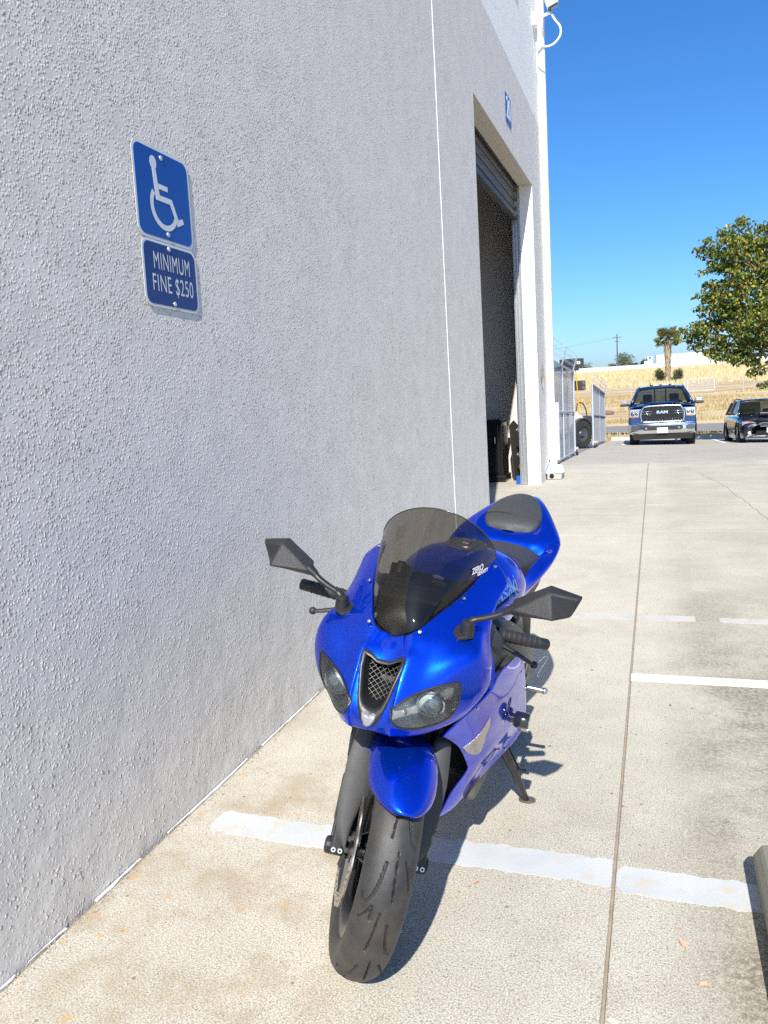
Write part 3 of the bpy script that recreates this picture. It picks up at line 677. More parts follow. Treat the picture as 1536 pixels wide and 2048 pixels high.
def wheel(name, c, rad, half, st, disc=True, na=720):
    def mv(mb): mb.v = [(v[0]+c[0], v[1]+c[1], v[2]+c[2]) for v in mb.v]; return mb
    k = half/.06; e = rad-.30
    # the rim and spokes are the wheel itself
    b = MB(); w_ = half*.75
    b.lathe([(-w_, .213+e), (-w_, .219+e), (-w_*.9, .219+e), (-w_*.82, .203+e), (-w_*.3, .190+e), (w_*.3, .190+e), (w_*.82, .203+e), (w_*.9, .219+e), (w_, .219+e), (w_, .213+e), (w_*.85, .196+e), (w_*.3, .176+e), (-w_*.3, .176+e), (-w_*.85, .196+e)], 72, 'x', closed=True)
    for i in range(6):
        a = R(60*i+14); d = Vector((0, math.sin(a), math.cos(a)))
        b.tube([Vector((.0, 0, 0))+d*.03, Vector((.0, 0, 0))+d*.10, d*(.185+e)], [.020, .014, .017], 8)
    b.lathe([(-w_, 0), (-w_, .028), (-w_*.5, .045), (w_*.5, .045), (w_, .028), (w_, 0)], 24, 'x')
    wh = bp(name, mv(b), plain('wheel_black', (.012, .012, .013), .3, .3, coat=.4), st=st, smooth=40)
    prof = [(-.043*k, .212+e), (-.053*k, .224+e), (-.0605*k, .245+e), (-.060*k, .262+e), (-.053*k, .2765+e), (-.039*k, .289+e), (-.020*k, .297+e), (0, .300+e)]
    prof = prof+[(-a, r_) for a, r_ in prof[-2::-1]]
    b = MB(); b.grid(tyre_mesh(rad, prof, 7, na, 9 if disc else 3)); bp('tyre', mv(b), TYRE, wh, st=st, smooth=55)
    if disc:
        for s in SIDES:
            b = MB(); ro = lambda t: .150+.0030*math.cos(14*t); n_ = 168; V = []
            for i in range(n_):
                a = 2*math.pi*i/n_
                for (r_, x) in ((ro(a), .074), (.113, .074), (.113, .070), (ro(a), .070)): V.append((x*s, r_*math.sin(a), r_*math.cos(a)))
            # drill ventilation slots: leave out faces of an inner ring pattern
            F = []
            for i in range(n_):
                j = (i+1) % n_
                for q in range(4): F.append((i*4+q, j*4+q, j*4+(q+1) % 4, i*4+(q+1) % 4))
            b.add(V, F); bp('brake_disc', mv(b), DISC, wh, st=st)
            b = MB()
            for ring, nn, rr in ((.138, 40, .0032), (.125, 40, .0036)):
                for i in range(nn):
                    a = 2*math.pi*(i+(.5 if ring < .13 else 0))/nn
                    b.lathe([(.0744*s, 0), (.0744*s, rr)], 7, 'x', (0, ring*math.sin(a), ring*math.cos(a)))
            bp('disc_holes', mv(b), DEEP, wh, st=st)
            b = MB()
            for i in range(5):
                a = R(72*i+10); d = Vector((0, math.sin(a), math.cos(a))); b.tube([Vector((.066*s, 0, 0))+d*.04, Vector((.071*s, 0, 0))+d*.117], [.016, .010], 6)
            b.lathe([(.05*s, 0), (.05*s, .05), (.068*s, .05), (.068*s, 0)], 24, 'x'); bp('disc_carrier', mv(b), SATIN, wh, st=st)
    return wh
fw = wheel('front_wheel', (0, .026, .2965), .30, .060, True, na=1800)
rw = wheel('rear_wheel', (0, 1.405, .312), .312, .090, False, disc=False, na=240)

# ---- front fender, fork guards, fork ---------------------------------------
rows = []
for th in list(np.linspace(37.6, 30, 7))+list(np.linspace(26, -75, 16)):
    t = R(th); f = max(0.0, 1-max(0, (th-6)/31.8)**2); hw = .006+.082*math.sqrt(f); dr = .014+.062*min(1, f*1.15)
    rc = .3225+(.006 if th < 10 else 0); row = []
    for u in np.linspace(-1, 1, 17):
        a = u*math.pi/2; x = hw*math.sin(a)*(1+.04*math.cos(a)); r_ = rc-dr*(1-math.cos(a))**1.15
        row.append((x, -r_*math.sin(t), .300+r_*math.cos(t)))
    rows.append(row)
b = MB(); b.grid(np.array(rows)); bp('front_fender', b, BLUE, st=True, smooth=True, solid=.003)
GL = [(.078, .096, .612), (.120, .099, .616), (.1315, .054, .524), (.1315, .033, .478), (.129, .005, .418), (.122, -.019, .366), (.104, -.033, .336), (.088, -.041, .319), (.084, -.018, .368), (.074, .011, .43), (.062, .02, .45), (.064, .045, .505)]
for s in SIDES:
    b = MB(); P = np.array(GL[:]); n_ = 9
    # curved black shell around the front of the fork leg: outer edge -> crown -> inner edge
    outer = crom(GL[1:8], 5); inner = crom([GL[0], GL[11], GL[10], GL[9], GL[8], GL[7]], 6); m_ = 26
    oi = np.array([outer[int(i*(len(outer)-1)/(m_-1))] for i in range(m_)]); ii = np.array([inner[int(i*(len(inner)-1)/(m_-1))] for i in range(m_)])
    rows = []
    for i in range(m_):
        row = [oi[i]+np.array([-.012, .05, -.012]), oi[i]+np.array([-.001, .022, -.006])]
        for u in np.linspace(0, 1, 8): row.append(oi[i]*(1-u)+ii[i]*u+np.array([0, -.007, .003])*math.sin(math.pi*u)**.45)
        row += [ii[i]+np.array([.004, .02, -.006])]; rows.append(row)
    G = np.array(rows); G[..., 0] *= s; b.grid(G); bp('fork_guard', b, plain('guard_plastic', (.040, .041, .042), .5, var=.25, bump=.3, bscale=800), st=True, smooth=50, solid=.003)
    fx = .103*s; ax = Vector((0, math.sin(R(25)), math.cos(R(25))))
    p0 = Vector((fx, .028, .31)); b = MB(); b.tube([p0, p0+ax*.22], .0215, 16); b.tube([p0+ax*.20, p0+ax*.70], .027, 16); bp('fork_leg', b, SATIN, st=True, smooth=40)
    b = MB(); b.tube([p0+ax*.66, p0+ax*.725], .029, 18); b.tube([p0+ax*.72, p0+ax*.735], .012, 10); bp('fork_cap', b, plain('cap_black', (.02, .02, .022), .3, .5), st=True, smooth=40)
    # axle lug with pinch bolts
    b = MB(); ML = Matrix.Translation((.107*s, -.002, .322)) @ Matrix.Rotation(R(-25), 4, 'X'); b.box((-.016, -.024, -.035), (.016, .045, .055), ML); b.tube([(.085*s, 0, .30), (.136*s, 0, .30)], .022, 14); lug = bp('axle_lug', b, SATIN, st=True, bevel=.008)
    for dz in (-.0085, .0085):
        b = MB(); b.lathe([(.001, .0065), (-.005, .006), (-.005, .003), (-.001, .003)], 12, 'y', (dz, -.024, -.022)); b.v = [tuple(ML @ Vector(v)) for v in b.v]; bp('pinch_bolt', b, BOLT, lug, st=True)
    # brake caliper behind the leg
    b = MB(); b.box((-.030, -.045, -.065), (.032, .03, .065), Matrix.Translation((.092*s, .105, .375)) @ Matrix.Rotation(R(-35), 4, 'X')); bp('brake_caliper', b, SATIN, st=True, bevel=.01)
b = MB(); b.tube([(-.11, 0, .30), (.11, 0, .30)], .012, 12); bp('axle', b, ALU, st=True)

for s in SIDES:
    b = MB(); b.tube(crom([(.098*s, .12, .40), (.120*s, .13, .47), (.128*s, .15, .58), (.10*s, .19, .70), (.05*s, .22, .78)], 6), .0048, 8); bp('brake_hose', b, RUBB, st=True, smooth=True)
# ---- upper cowl with head lamp and intake openings -----------------------------
COLS = [
 [(0,.012,.887),(0,-.018,.866),(0,-.043,.838),(0,-.070,.80),(0,-.096,.757),(0,-.118,.718),(0,-.112,.693)],
 [(.030,.010,.895),(.038,-.014,.876),(.053,-.039,.860),(.054,-.070,.822),(.054,-.097,.775),(.052,-.114,.728),(.05,-.10,.686)],
 [(.060,.028,.913),(.082,.004,.893),(.098,-.014,.868),(.104,-.042,.83),(.106,-.066,.78),(.102,-.074,.722),(.10,-.05,.677)],
 [(.090,.09,.942),(.116,.055,.914),(.142,.03,.890),(.165,.0,.858),(.172,-.012,.805),(.160,-.012,.735),(.148,.02,.682)],
 [(.118,.16,.966),(.146,.125,.938),(.172,.09,.908),(.205,.05,.877),(.222,.045,.815),(.208,.038,.750),(.190,.05,.712)],
 [(.143,.25,1.002),(.168,.225,.976),(.184,.185,.940),(.205,.13,.890),(.226,.105,.842),(.232,.10,.790),(.224,.095,.757)],
 [(.160,.339,1.035),(.190,.325,1.010),(.208,.306,.984),(.195,.245,.945),(.192,.188,.897),(.215,.155,.85),(.238,.128,.793)]]
# a raised shoulder either side of the centre strip: split the second column in two
_c = np.array(COLS[1]); _a = _c.copy(); _b = _c.copy()
for k in range(7):
    q = 1.0 if k < 2 else (.7 if k == 2 else .35)
    _a[k] += np.array([-.007, .0045*q, -.003*q]); _b[k] += np.array([.006, -.0030*q, .003*q])
COLS = [COLS[0], _a.tolist(), _b.tolist()]+COLS[2:]
G = np.array(COLS).transpose(1, 0, 2); full = np.concatenate([mirx(G[:, :0:-1]), G], 1)
CD = csurf(full, 9, 9)
def inpoly(x, z, poly):
    r_ = False; n_ = len(poly); j = n_-1
    for i in range(n_):
        (xi, zi), (xj, zj) = poly[i], poly[j]
        if (zi > z) != (zj > z) and x < (xj-xi)*(z-zi)/(zj-zi)+xi: r_ = not r_
        j = i
    return r_
def cut(bm, poly, ax=(0, 2), cond=None):
    """score the sheet along an outline seen along one axis and return the faces inside"""
    a0, a1 = ax; xs_ = [p[0] for p in poly]; zs_ = [p[1] for p in poly]; m_ = .012
    bb = (min(xs_)-m_, max(xs_)+m_, min(zs_)-m_, max(zs_)+m_)
    for i in range(len(poly)):
        p, q = poly[i], poly[(i+1) % len(poly)]; co = [0, 0, 0]; no = [0, 0, 0]
        co[a0], co[a1] = p; no[a0] = q[1]-p[1]; no[a1] = -(q[0]-p[0])
        ebb = (min(p[0], q[0])-.012, max(p[0], q[0])+.012, min(p[1], q[1])-.012, max(p[1], q[1])+.012)
        fs = []
        for f in bm.faces:
            c = f.calc_center_median()
            if ebb[0] < c[a0] < ebb[1] and ebb[2] < c[a1] < ebb[3] and (cond is None or cond(c)): fs.append(f)
        geom = list({e for f in fs for e in f.edges})+list({v for f in fs for v in f.verts})+fs
        bmesh.ops.bisect_plane(bm, geom=geom, dist=1e-6, plane_co=co, plane_no=Vector(no).normalized())
    return [f for f in bm.faces if (lambda c: inpoly(c[a0], c[a1], poly) and (cond is None or cond(c)))(f.calc_center_median())]
def take(bm, faces, name, remove=True, shift=0.0):
    idx = {}; V = []; F = []
    for f in faces:
        q = []
        for v in f.verts:
            if v.index not in idx: idx[v.index] = len(V); V.append((v.co+v.normal*shift)[:])
            q.append(idx[v.index])
        F.append(q)
    me = bpy.data.meshes.new(name); me.from_pydata(V, [], F); me.update()
    if remove: bmesh.ops.delete(bm, geom=faces, context='FACES'); bm.verts.index_update()
    return me
HEAD = [(.180,.813),(.158,.812),(.136,.807),(.116,.800),(.097,.792),(.078,.780),(.062,.767),(.050,.757),(.054,.739),(.061,.725),(.071,.714),(.083,.708),(.096,.704),(.112,.702),(.13,.702),(.147,.706),(.162,.717),(.174,.737),(.181,.76),(.1835,.787)]
VOUT = [(0,.840),(.018,.8415),(.036,.853),(.0535,.860),(.0515,.832),(.045,.800),(.0395,.770),(.032,.742),(.024,.722),(.014,.708),(0,.702)]
VINN = [(0,.833),(.014,.834),(.030,.842),(.044,.848),(.041,.824),(.034,.794),(.029,.770),(.022,.755),(.010,.747),(0,.744)]
POSL = [(0,.733),(.009,.739),(.019,.737),(.0155,.722),(.008,.709),(0,.7045)]
def sym(P): return P+[(-x, z) for x, z in P[::-1] if abs(x) > 1e-6]
bm = bmesh.new(); mb = MB(); mb.grid(CD, flip=True); me0 = mb.mesh('tmp'); bm.from_mesh(me0)
# make normals point forwards / outwards
if sum(f.normal.y for f in bm.faces) > 0: bmesh.ops.reverse_faces(bm, faces=bm.faces)
bm.normal_update()
liner = bm.copy()
fr = lambda c: c[1] < .09
LENS = {}
for s in SIDES:
    f = cut(bm, [(x*s, z) for x, z in HEAD], cond=fr); bm.normal_update(); bm.verts.index_update(); LENS[s] = take(bm, f, 'lens', shift=.0012)
f = cut(bm, sym(VOUT), cond=fr); f2 = cut(bm, sym(VINN), cond=fr); f3 = cut(bm, sym(POSL), cond=fr); bm.normal_update(); bm.verts.index_update()
fi = [q for q in bm.faces if q.is_valid and inpoly(q.calc_center_median().x, q.calc_center_median().z, sym(VINN)) and q.calc_center_median().y < .06]
me_in = take(bm, fi, 'intake_hole')
bm.normal_update(); bm.verts.index_update()
fp = [q for q in bm.faces if inpoly(q.calc_center_median().x, q.calc_center_median().z, sym(POSL)) and q.calc_center_median().y < .06]; me_pos = take(bm, fp, 'position_lamp', shift=.004)
bm.normal_update(); bm.verts.index_update()
ft = [q for q in bm.faces if inpoly(q.calc_center_median().x, q.calc_center_median().z, sym(VOUT)) and q.calc_center_median().y < .06]; me_trim = take(bm, ft, 'trim', shift=.004)
me = bpy.data.meshes.new('upper_cowl'); bm.to_mesh(me); bm.free()
cowl = mobj('upper_cowl', me, BLUE, bike, smooth=True, solid=.0035)
for v in liner.verts: v.co -= v.normal*.011
me = bpy.data.meshes.new('inner_liner'); 
kill = [f for f in liner.faces if (lambda c: c.y < .05 and (any(inpoly(c.x*s, c.z, HEAD) for s in SIDES) or inpoly(c.x, c.z, sym(VOUT))))(f.calc_center_median())]
bmesh.ops.delete(liner, geom=kill, context='FACES'); liner.to_mesh(me); liner.free(); mobj('inner_liner', me, DEEP, cowl, smooth=True)
# intake duct: sweep the opening backwards
from mathutils.bvhtree import BVHTree
_bv = BVHTree.FromPolygons([Vector(v) for v in mb.v], mb.f)
def surf_y(x, z):
    for dz in (0, .004, -.004, .01, -.01, .02):
        h = _bv.ray_cast(Vector((x, -.6, z+dz)), Vector((0, 1, 0)))
        if h[0] is not None: return h[0].y
    return -.05
TO = [(0,.842),(.018,.8435),(.036,.855),(.055,.862),(.0525,.832),(.046,.800),(.0405,.770),(.033,.742),(.025,.720),(.015,.706),(0,.700)]
TI = [(0,.8335),(.014,.8345),(.030,.8425),(.0445,.8485),(.0412,.824),(.0342,.794),(.0292,.770),(.0222,.755),(.0105,.747),(.004,.7445),(0,.744)]
to = np.array(sym(TO)); ti = np.array(sym(TI)); rows = []
for u, lf in ((0, .0005), (.12, -.003), (.5, -.0055), (.85, -.004), (1, .0), (1.0, .014)):
    q = to*(1-u)+ti*u; rows.append([(x, surf_y(x, z)+lf, z) for x, z in q]+[(q[0][0], surf_y(*q[0])+lf, q[0][1])])
b = MB(); b.grid(np.array(rows)); intake = bp('intake_trim', b, SATIN, smooth=60)
pq = np.array(sym(POSL)); pc = np.array([0, .722]); b = MB(); rows = []
for k, lf in ((1.0, -.003), (.93, -.0075), (.6, -.010), (.25, -.0095), (.02, -.009)): rows.append([(pc[0]+(x-pc[0])*k, surf_y(x*k, pc[1]+(z-pc[1])*k)+lf, pc[1]+(z-pc[1])*k) for x, z in pq])
b.grid(np.array(rows), closed=True); bp('position_lamp', b, plain('position_lens', (.33, .34, .35), .15, .5, coat=.8), intake, smooth=50)
P = crom(sym(VINN), 2, True); rows = []
for dy, k in ((0.002, 1.0), (.025, .93), (.055, .86), (.10, .8)): rows.append([(x*k, surf_y(x, z)+dy, .80+(z-.80)*k+.15*dy) for x, z in P]+[(P[0][0]*k, surf_y(*P[0])+dy, .80+(P[0][1]-.80)*k+.15*dy)])
b = MB(); b.grid(np.array(rows)); b.add([(x*.8, surf_y(x, z)+.10, .80+(z-.80)*.8+.015) for x, z in P], [tuple(range(len(P)))]); bp('duct', b, plain('duct_black', (.010, .010, .011), .4), intake, smooth=40)
# wire mesh in the duct
b = MB(); PI = [(x*.93, z) for x, z in sym(VINN)]
def clip_line(p, d, poly):
    ts = []
    for i in range(len(poly)):
        a = Vector(poly[i]); c = Vector(poly[(i+1) % len(poly)]); e = c-a; den = d.x*e.y-d.y*e.x
        if abs(den) < 1e-9: continue
        t = ((a.x-p.x)*e.y-(a.y-p.y)*e.x)/den; u = ((a.x-p.x)*d.y-(a.y-p.y)*d.x)/den
        if 0 <= u < 1: ts.append(t)
    return sorted(ts)
for sg in (1, -1):
    d = Vector((.78*sg, .62)).normalized(); nrm = Vector((-d.y, d.x))
    for k in range(-14, 15):
        p = Vector((0, .797))+nrm*k*.0095; ts = clip_line(p, d, PI)
        for t0, t1 in zip(ts[::2], ts[1::2]):
            q = [p+d*(t0+(t1-t0)*u) for u in np.linspace(0, 1, 5)]
            q = [v for v in q]
            b.tube([(v.x, surf_y(v.x, v.y)+.030, v.y+.006) for v in q], .00055, 4, caps=False)
bp('wire_mesh', b, plain('wire_steel', (.10, .098, .092), .5, .3), intake)
# head lamps
CLEAR = glass('lamp_lens', (.90, .92, .93), .04, .03)
for s in SIDES:
    me = LENS[s]; hl = mobj('headlight', me, CLEAR, bike, smooth=True)
    P = crom([(x*s, z) for x, z in HEAD], 3, True); rows = []; cx, cz = .118*s, .755
    for dy, k in ((.0015, .995), (.012, .93), (.030, .82), (.048, .62), (.056, .35), (.058, .05)):
        rows.append([(cx+(x-cx)*k, surf_y(x, z)*(k)+(-.050)*(1-k)+dy, cz+(z-cz)*k) for x, z in P])
    G = np.array(rows); b = MB(); b.grid(G, closed=True); bp('reflector', b, plain('lamp_bowl', (.58, .59, .60), .28, .45, var=.45), hl, smooth=40)
    # black bezel round the lens
    b = MB(); loop = [(x, surf_y(x, z)-.0015, z) for x, z in P]; b.tube(loop+[loop[0], loop[1]], .0024, 6, caps=False); bp('bezel', b, SATIN, hl, smooth=40)
    # upper tip cover and projector
    b = MB(); ring = [(.0, .034), (-.010, .035), (-.014, .032), (-.010, .029), (-.004, .028)]
    b.lathe(ring, 32, 'y'); Mp = Matrix.Translation((.120*s, -.024, .757)) @ Matrix.Rotation(R(12*s), 4, 'Z') @ Matrix.Rotation(R(8), 4, 'X'); b.v = [tuple(Mp @ Vector(v)) for v in b.v]; bp('projector_ring', b, plain('ring_silver', (.55, .56, .57), .25, .8), hl, smooth=40)
    b = MB(); b.lathe([(-.004, .0285), (-.013, .025), (-.019, .017), (-.022, .008), (-.0228, 0)], 32, 'y'); b.v = [tuple(Mp @ Vector(v)) for v in b.v]; n_ = N('projector_lens_%d' % s)
    n_.setp(Base_Color=(.60, .68, .67), Roughness=.08, Coat_Weight=1.0, Metallic=.3); bp('projector_lens', b, n_.m, hl, smooth=True)
    b = MB(); b.sphere((.066*s, -.062, .735), .010, 12, 8); bp('side_bulb', b, plain('bulb_silver', (.5, .5, .5), .2, .8), hl, smooth=True)

for s, P in ((1, [(.17, .30, .86), (.135, .22, .895), (.08, .20, .88), (.05, .30, .80)]), (1, [(.18, .31, .855), (.20, .24, .84), (.18, .30, .77), (.12, .40, .74)]), (-1, [(.17, .30, .86), (.14, .21, .89), (.09, .20, .87), (.06, .30, .80)])):
    b = MB(); b.tube(crom(sx(P, s), 7), .0042, 8); bp('control_cable', b, RUBB, st=True, smooth=True)
# ---- wind screen ---------------------------------------------------------------
Cc = crom([(0,.010,.889),(0,.042,.95),(0,.096,1.022),(0,.175,1.098),(0,.272,1.162)], 8)
Ee = crom([(.008,.011,.889),(.056,.029,.912),(.088,.09,.942),(.116,.162,.968),(.143,.252,1.005),(.163,.336,1.042)], 8)
Ee = np.array([Ee[int(round(i*(len(Ee)-1)/(len(Cc)-1)))] for i in range(len(Cc))]); rows = []
for i in range(len(Cc)):
    row = []
    for u in np.linspace(-1, 1, 33):
        a = abs(u)*math.pi/2; sgn = 1 if u >= 0 else -1; bulge = .55 if i > 0 else 1
        x = Ee[i][0]*math.sin(a)**.92*sgn; t = (1-math.cos(a))**.9; row.append((x, Cc[i][1]+(Ee[i][1]-Cc[i][1])*t, Cc[i][2]+(Ee[i][2]-Cc[i][2])*t))
    rows.append(row)
WS = np.array(rows)
b = MB(); b.grid(WS); scr = bp('windscreen', b, glass('smoked_screen', (.30, .27, .22), .10, .02), smooth=True)
edge = [tuple(p) for p in WS[-1]]; b = MB(); b.tube(edge, .0016, 6); bp('edge_bead', b, plain('edge_dark', (.03, .03, .03), .2), scr, smooth=True)
for (x, y, z), nrm in (((.066, .0115, .9105), (.3, -.75, .6)), ((.129, .160, .9665), (.5, -.35, .8)), ((.167, .316, 1.0215), (.6, -.3, .74))):
    for s in SIDES:
        b = MB(); q = Vector((nrm[0]*s, nrm[1], nrm[2])).to_track_quat('Z', 'Y').to_matrix().to_4x4(); b.lathe([(0, .0052), (.0022, .0045), (.003, .0022), (.0018, .0018), (.0018, 0)], 14, 'z'); b.v = [tuple(Matrix.Translation((x*s, y, z)) @ q @ Vector(v)) for v in b.v]; bp('screen_bolt', b, ALU, scr, smooth=40)
def drape(me, G, M, axis, lift):
    """press flat lettering onto a dense sheet, along one axis"""
    from mathutils.bvhtree import BVHTree
    mb = MB(); mb.grid(G); bv = BVHTree.FromPolygons([Vector(v) for v in mb.v], mb.f)
    bm_ = bmesh.new(); bm_.from_mesh(me); bmesh.ops.triangulate(bm_, faces=bm_.faces)
    bmesh.ops.subdivide_edges(bm_, edges=[e for e in bm_.edges if e.calc_length() > .012], cuts=1); bm_.transform(M)
    for v in bm_.verts:
        h = bv.ray_cast(v.co-axis*.3, axis, 1.0)
        if h[0] is not None: v.co = h[0]-axis*lift
    bm_.to_mesh(me); bm_.free(); me.update()
STICK = plain('sticker_white', (.6, .6, .6), .5)
# two-word maker's sticker at the screen's left edge
_i, _j = np.unravel_index(np.argmin(((WS-np.array((.138, .250, 1.022)))**2).sum(-1)), WS.shape[:2])
_p = Vector(WS[_i, _j]); _tu = Vector(WS[_i, _j-2]-WS[_i, _j+1]).normalized()*-1; _tv = Vector(WS[_i+2, _j]-WS[_i-2, _j]).normalized()
_n = _tu.cross(_tv).normalized(); _n = _n if _n.y < 0 or _n.z > 0 else -_n
_e = (_tv*.92+_tu*.30).normalized(); _w = _n.cross(_e).normalized()
for body, size, dx, dy in (('ZERO', .021, -.012, .005), ('GRAVITY', .0125, .010, -.008)):
    Mt = Matrix((_e, _w, _n)).transposed().to_4x4(); Mt.translation = _p+_n*.0035
    text_mesh('screen_sticker', body, size, STICK, scr, Mt @ Matrix.Translation((dx, dy, 0)), 0, 1.0, .3, offset=.0007)

# ---- mirrors ---------------------------------------------------------------------
for s in SIDES:
    A = dict(a=(.262,.100,1.007), b=(.345,.114,1.056), c=(.424,.118,1.041), d=(.402,.112,.986), e=(.350,.098,.973), f=(.264,.083,.971), g=(.347,.074,1.046), h=(.366,.044,.990), i=(.266,.066,.988), c2=(.414,.100,1.034))
    ks = list(A); V = [(A[k][0]*s, A[k][1], A[k][2]) for k in ks]; I = {k: i for i, k in enumerate(ks)}
    F = [tuple(I[k] for k in q) for q in ('g h d c2'.split(), 'b g c2 c'.split(), 'c c2 d'.split(), 'a i g b'.split(), 'g i h'.split(), 'i f e h'.split(), 'h e d'.split(), 'a f i'.split(), 'a b c d e f'.split())]
    b = MB(); b.add(V, F); mi = bp('mirror', b, plain('mirror_plastic', (.020, .020, .021), .46, var=.2, bump=.7, bscale=600), bevel=.0045, smooth=30)
    b = MB(); b.tube(sx(crom([(.165,.073,.931),(.178,.074,.945),(.208,.078,.956),(.236,.082,.968),(.254,.085,.980),(.272,.087,.990)], 5), s), [.012]*6+[.0095]*12+list(np.linspace(.0095, .017, 8)), 12, flat=.8); bp('mirror_arm', b, SATIN, mi, smooth=40)
    b = MB(); b.lathe([(-.02, .0175), (.004, .0175), (.005, .0155), (.010, .0155), (.011, .0165), (.019, .0155), (.021, .012), (.021, 0)], 20, 'z', (.166*s, .073, .921)); bp('mirror_pivot', b, SATIN, mi, smooth=40)
    b = MB(); P = [(.152, .045, .893), (.132, .063, .899), (.136, .085, .913), (.165, .10, .916), (.182, .085, .909), (.175, .055, .898)]; b.prism(sx(P, s), (0, -.003, .010)); bp('mirror_base', b, SATIN, mi, bevel=.003)
    b = MB(); b.lathe([(0, .0075), (.004, .0075), (.005, .004), (.002, .003)], 6, 'z', (.145*s, .066, .905)); bp('mirror_bolt', b, BOLT, mi)

# ---- handlebars (turned with the fork) ----------------------------------------------
for s in SIDES:
    p0, p1 = Vector((.105, .262, .862)), Vector((.327, .324, .846)); d = (p1-p0).normalized()
    S_ = lambda v: (v[0]*s, v[1], v[2])
    b = MB(); b.tube([S_(p0), S_(p1)], .011, 12); b.tube([S_(Vector((.103, .262, .842))), S_(Vector((.103, .275, .885)))], .036, 16); hb = bp('handlebar', b, SATIN, st=True, smooth=40)
    g0 = p1-d*.135; b = MB(); rr = []; pp = []
    for i in range(41):
        t = i/40; pp.append(S_(g0+d*.135*t)); rr.append(.0165+(.0014 if i % 5 in (0,) else 0)+(.002 if i in (0, 1) else 0)+.0012*math.sin(t*math.pi))
    b.tube(pp, rr, 18); bp('grip', b, RUBB, hb, st=True, smooth=40)
    b = MB(); b.tube([S_(p1), S_(p1+d*.004), S_(p1+d*.030), S_(p1+d*.034)], [.0150, .0165, .0165, .014], 18); bp('bar_end', b, SATIN, hb, st=True, smooth=40)
    b = MB(); b.box((-.016, -.03, -.022), (.016, .022, .024), Matrix.Translation(S_(g0-d*.03)) @ Matrix.Rotation(R(-16*s), 4, 'Z')); bp('switch_box', b, PLAST, hb, st=True, bevel=.006)
    lp = crom([S_(g0-d*.035+Vector((0, -.03, -.002))), S_((.19, .235, .852)), S_((.245, .226, .838)), S_((.288, .231, .820)), S_((.309, .238, .812))], 6)
    b = MB(); b.tube(lp, list(np.linspace(.0105, .0062, len(lp))), 10, flat=.75); b.sphere(S_((.311, .239, .811)), .0105, 14, 10); bp('lever', b, SATIN if s > 0 else PLAST, hb, st=True, smooth=40)
    b = MB(); b.tube([S_(g0-d*.05+Vector((0, -.02, 0))), S_(g0-d*.05+Vector((0, -.055, .01)))], .012, 10); bp('lever_perch', b, SATIN, hb, st=True, smooth=40)
# split pin hung on the clutch lever ball
b = MB(); P = crom([(.322,.245,.818),(.334,.250,.836),(.345,.252,.838),(.344,.252,.825),(.334,.246,.80),(.330,.244,.782),(.336,.246,.779)], 6); b.tube(P, .0013, 6); bp('lever_clip', b, CHROME, st=True, smooth=True)
# brake fluid pot on the right, top clamp, ignition
b = MB(); b.lathe([(0, 0), (0, .021), (.04, .023), (.044, .025), (.052, .025), (.053, 0)], 20, 'z', (-.135, .235, .905)); bp('fluid_reservoir', b, PLAST, st=True, smooth=40)
b = MB(); b.prism([(-.14, .235, .905), (.14, .235, .905), (.12, .31, .935), (.05, .335, .945), (-.05, .335, .945), (-.12, .31, .935)], (0, -.008, .022)); bp('top_clamp', b, SATIN, st=True, bevel=.005)
b = MB(); b.lathe([(0, .022), (.02, .022), (.021, .014), (.024, 0)], 20, 'z', (0, .262, .945)); bp('ignition_lock', b, ENG, st=True, smooth=40)
b = MB(); b.lathe([(0, .019), (.012, .019), (.013, 0)], 6, 'z', (0, .305, .955)); bp('stem_nut', b, ALU, st=True)
# instruments
b = MB(); Mi = Matrix.Translation((0, .155, .925)) @ Matrix.Rotation(R(28), 4, 'X'); b.box((-.09, -.035, -.055), (.09, .03, .05), Mi); ins = bp('instrument_cluster', b, PLAST, bevel=.015)
b = MB(); b.lathe([(.031, .044), (.040, .047), (.042, .043), (.034, .040), (.034, 0)], 28, 'y'); b.v = [tuple(Mi @ Matrix.Translation((-.03, 0, .0)) @ Vector(v)) for v in b.v]; bp('dial', b, SATIN, ins, smooth=40)
b = MB(); b.box((-.10, .02, .80), (.10, .24, .885)); bp('inner_dash', b, DEEP, bevel=.02)

# ---- tank, seats, tail -------------------------------------------------------------
def loft(secs, nu=5, nv=6):
    """secs: list of half sections (from the ridge to the lower edge); mirrored and smoothed"""
    G = np.array(secs, float); return csurf(np.concatenate([mirx(G[:, :0:-1]), G], 1), nu, nv)
T_ = []
for y, zt, w_, zb in ((.395,.86,.085,.80),(.43,.915,.135,.775),(.50,.958,.170,.755),(.60,.981,.188,.745),(.70,.979,.192,.745),(.80,.955,.178,.75),(.90,.915,.145,.765),(.97,.873,.115,.775)):
    T_.append([(0, y, zt), (w_*.38, y, zt-.004), (w_*.70, y, zt-.025), (w_*.93, y, zt-.068), (w_*1.0, y+.004, zt-.115), (w_*.93, y+.006, (zt-.115)*.45+zb*.55), (w_*.80, y+.006, zb)])
TK = loft(T_); b = MB(); b.grid(TK); b.add([tuple(p) for p in TK[0]], [tuple(range(TK.shape[1]))]); b.add([tuple(p) for p in TK[-1]], [tuple(range(TK.shape[1]))]); tank = bp('fuel_tank', b, BLUE, smooth=50)
Mc = Matrix.Translation((0, .665, .9805)) @ Matrix.Rotation(R(4), 4, 'X')
b = MB(); b.lathe([(-.01, .066), (.004, .066), (.007, .062), (.007, .052), (.005, .050), (.005, .040), (.009, .038), (.010, .03), (.010, 0)], 40, 'z'); b.v = [tuple(Mc @ Vector(v)) for v in b.v]; cap = bp('fuel_cap', b, plain('cap_grey', (.20, .20, .20), .35, .7), tank, smooth=40)
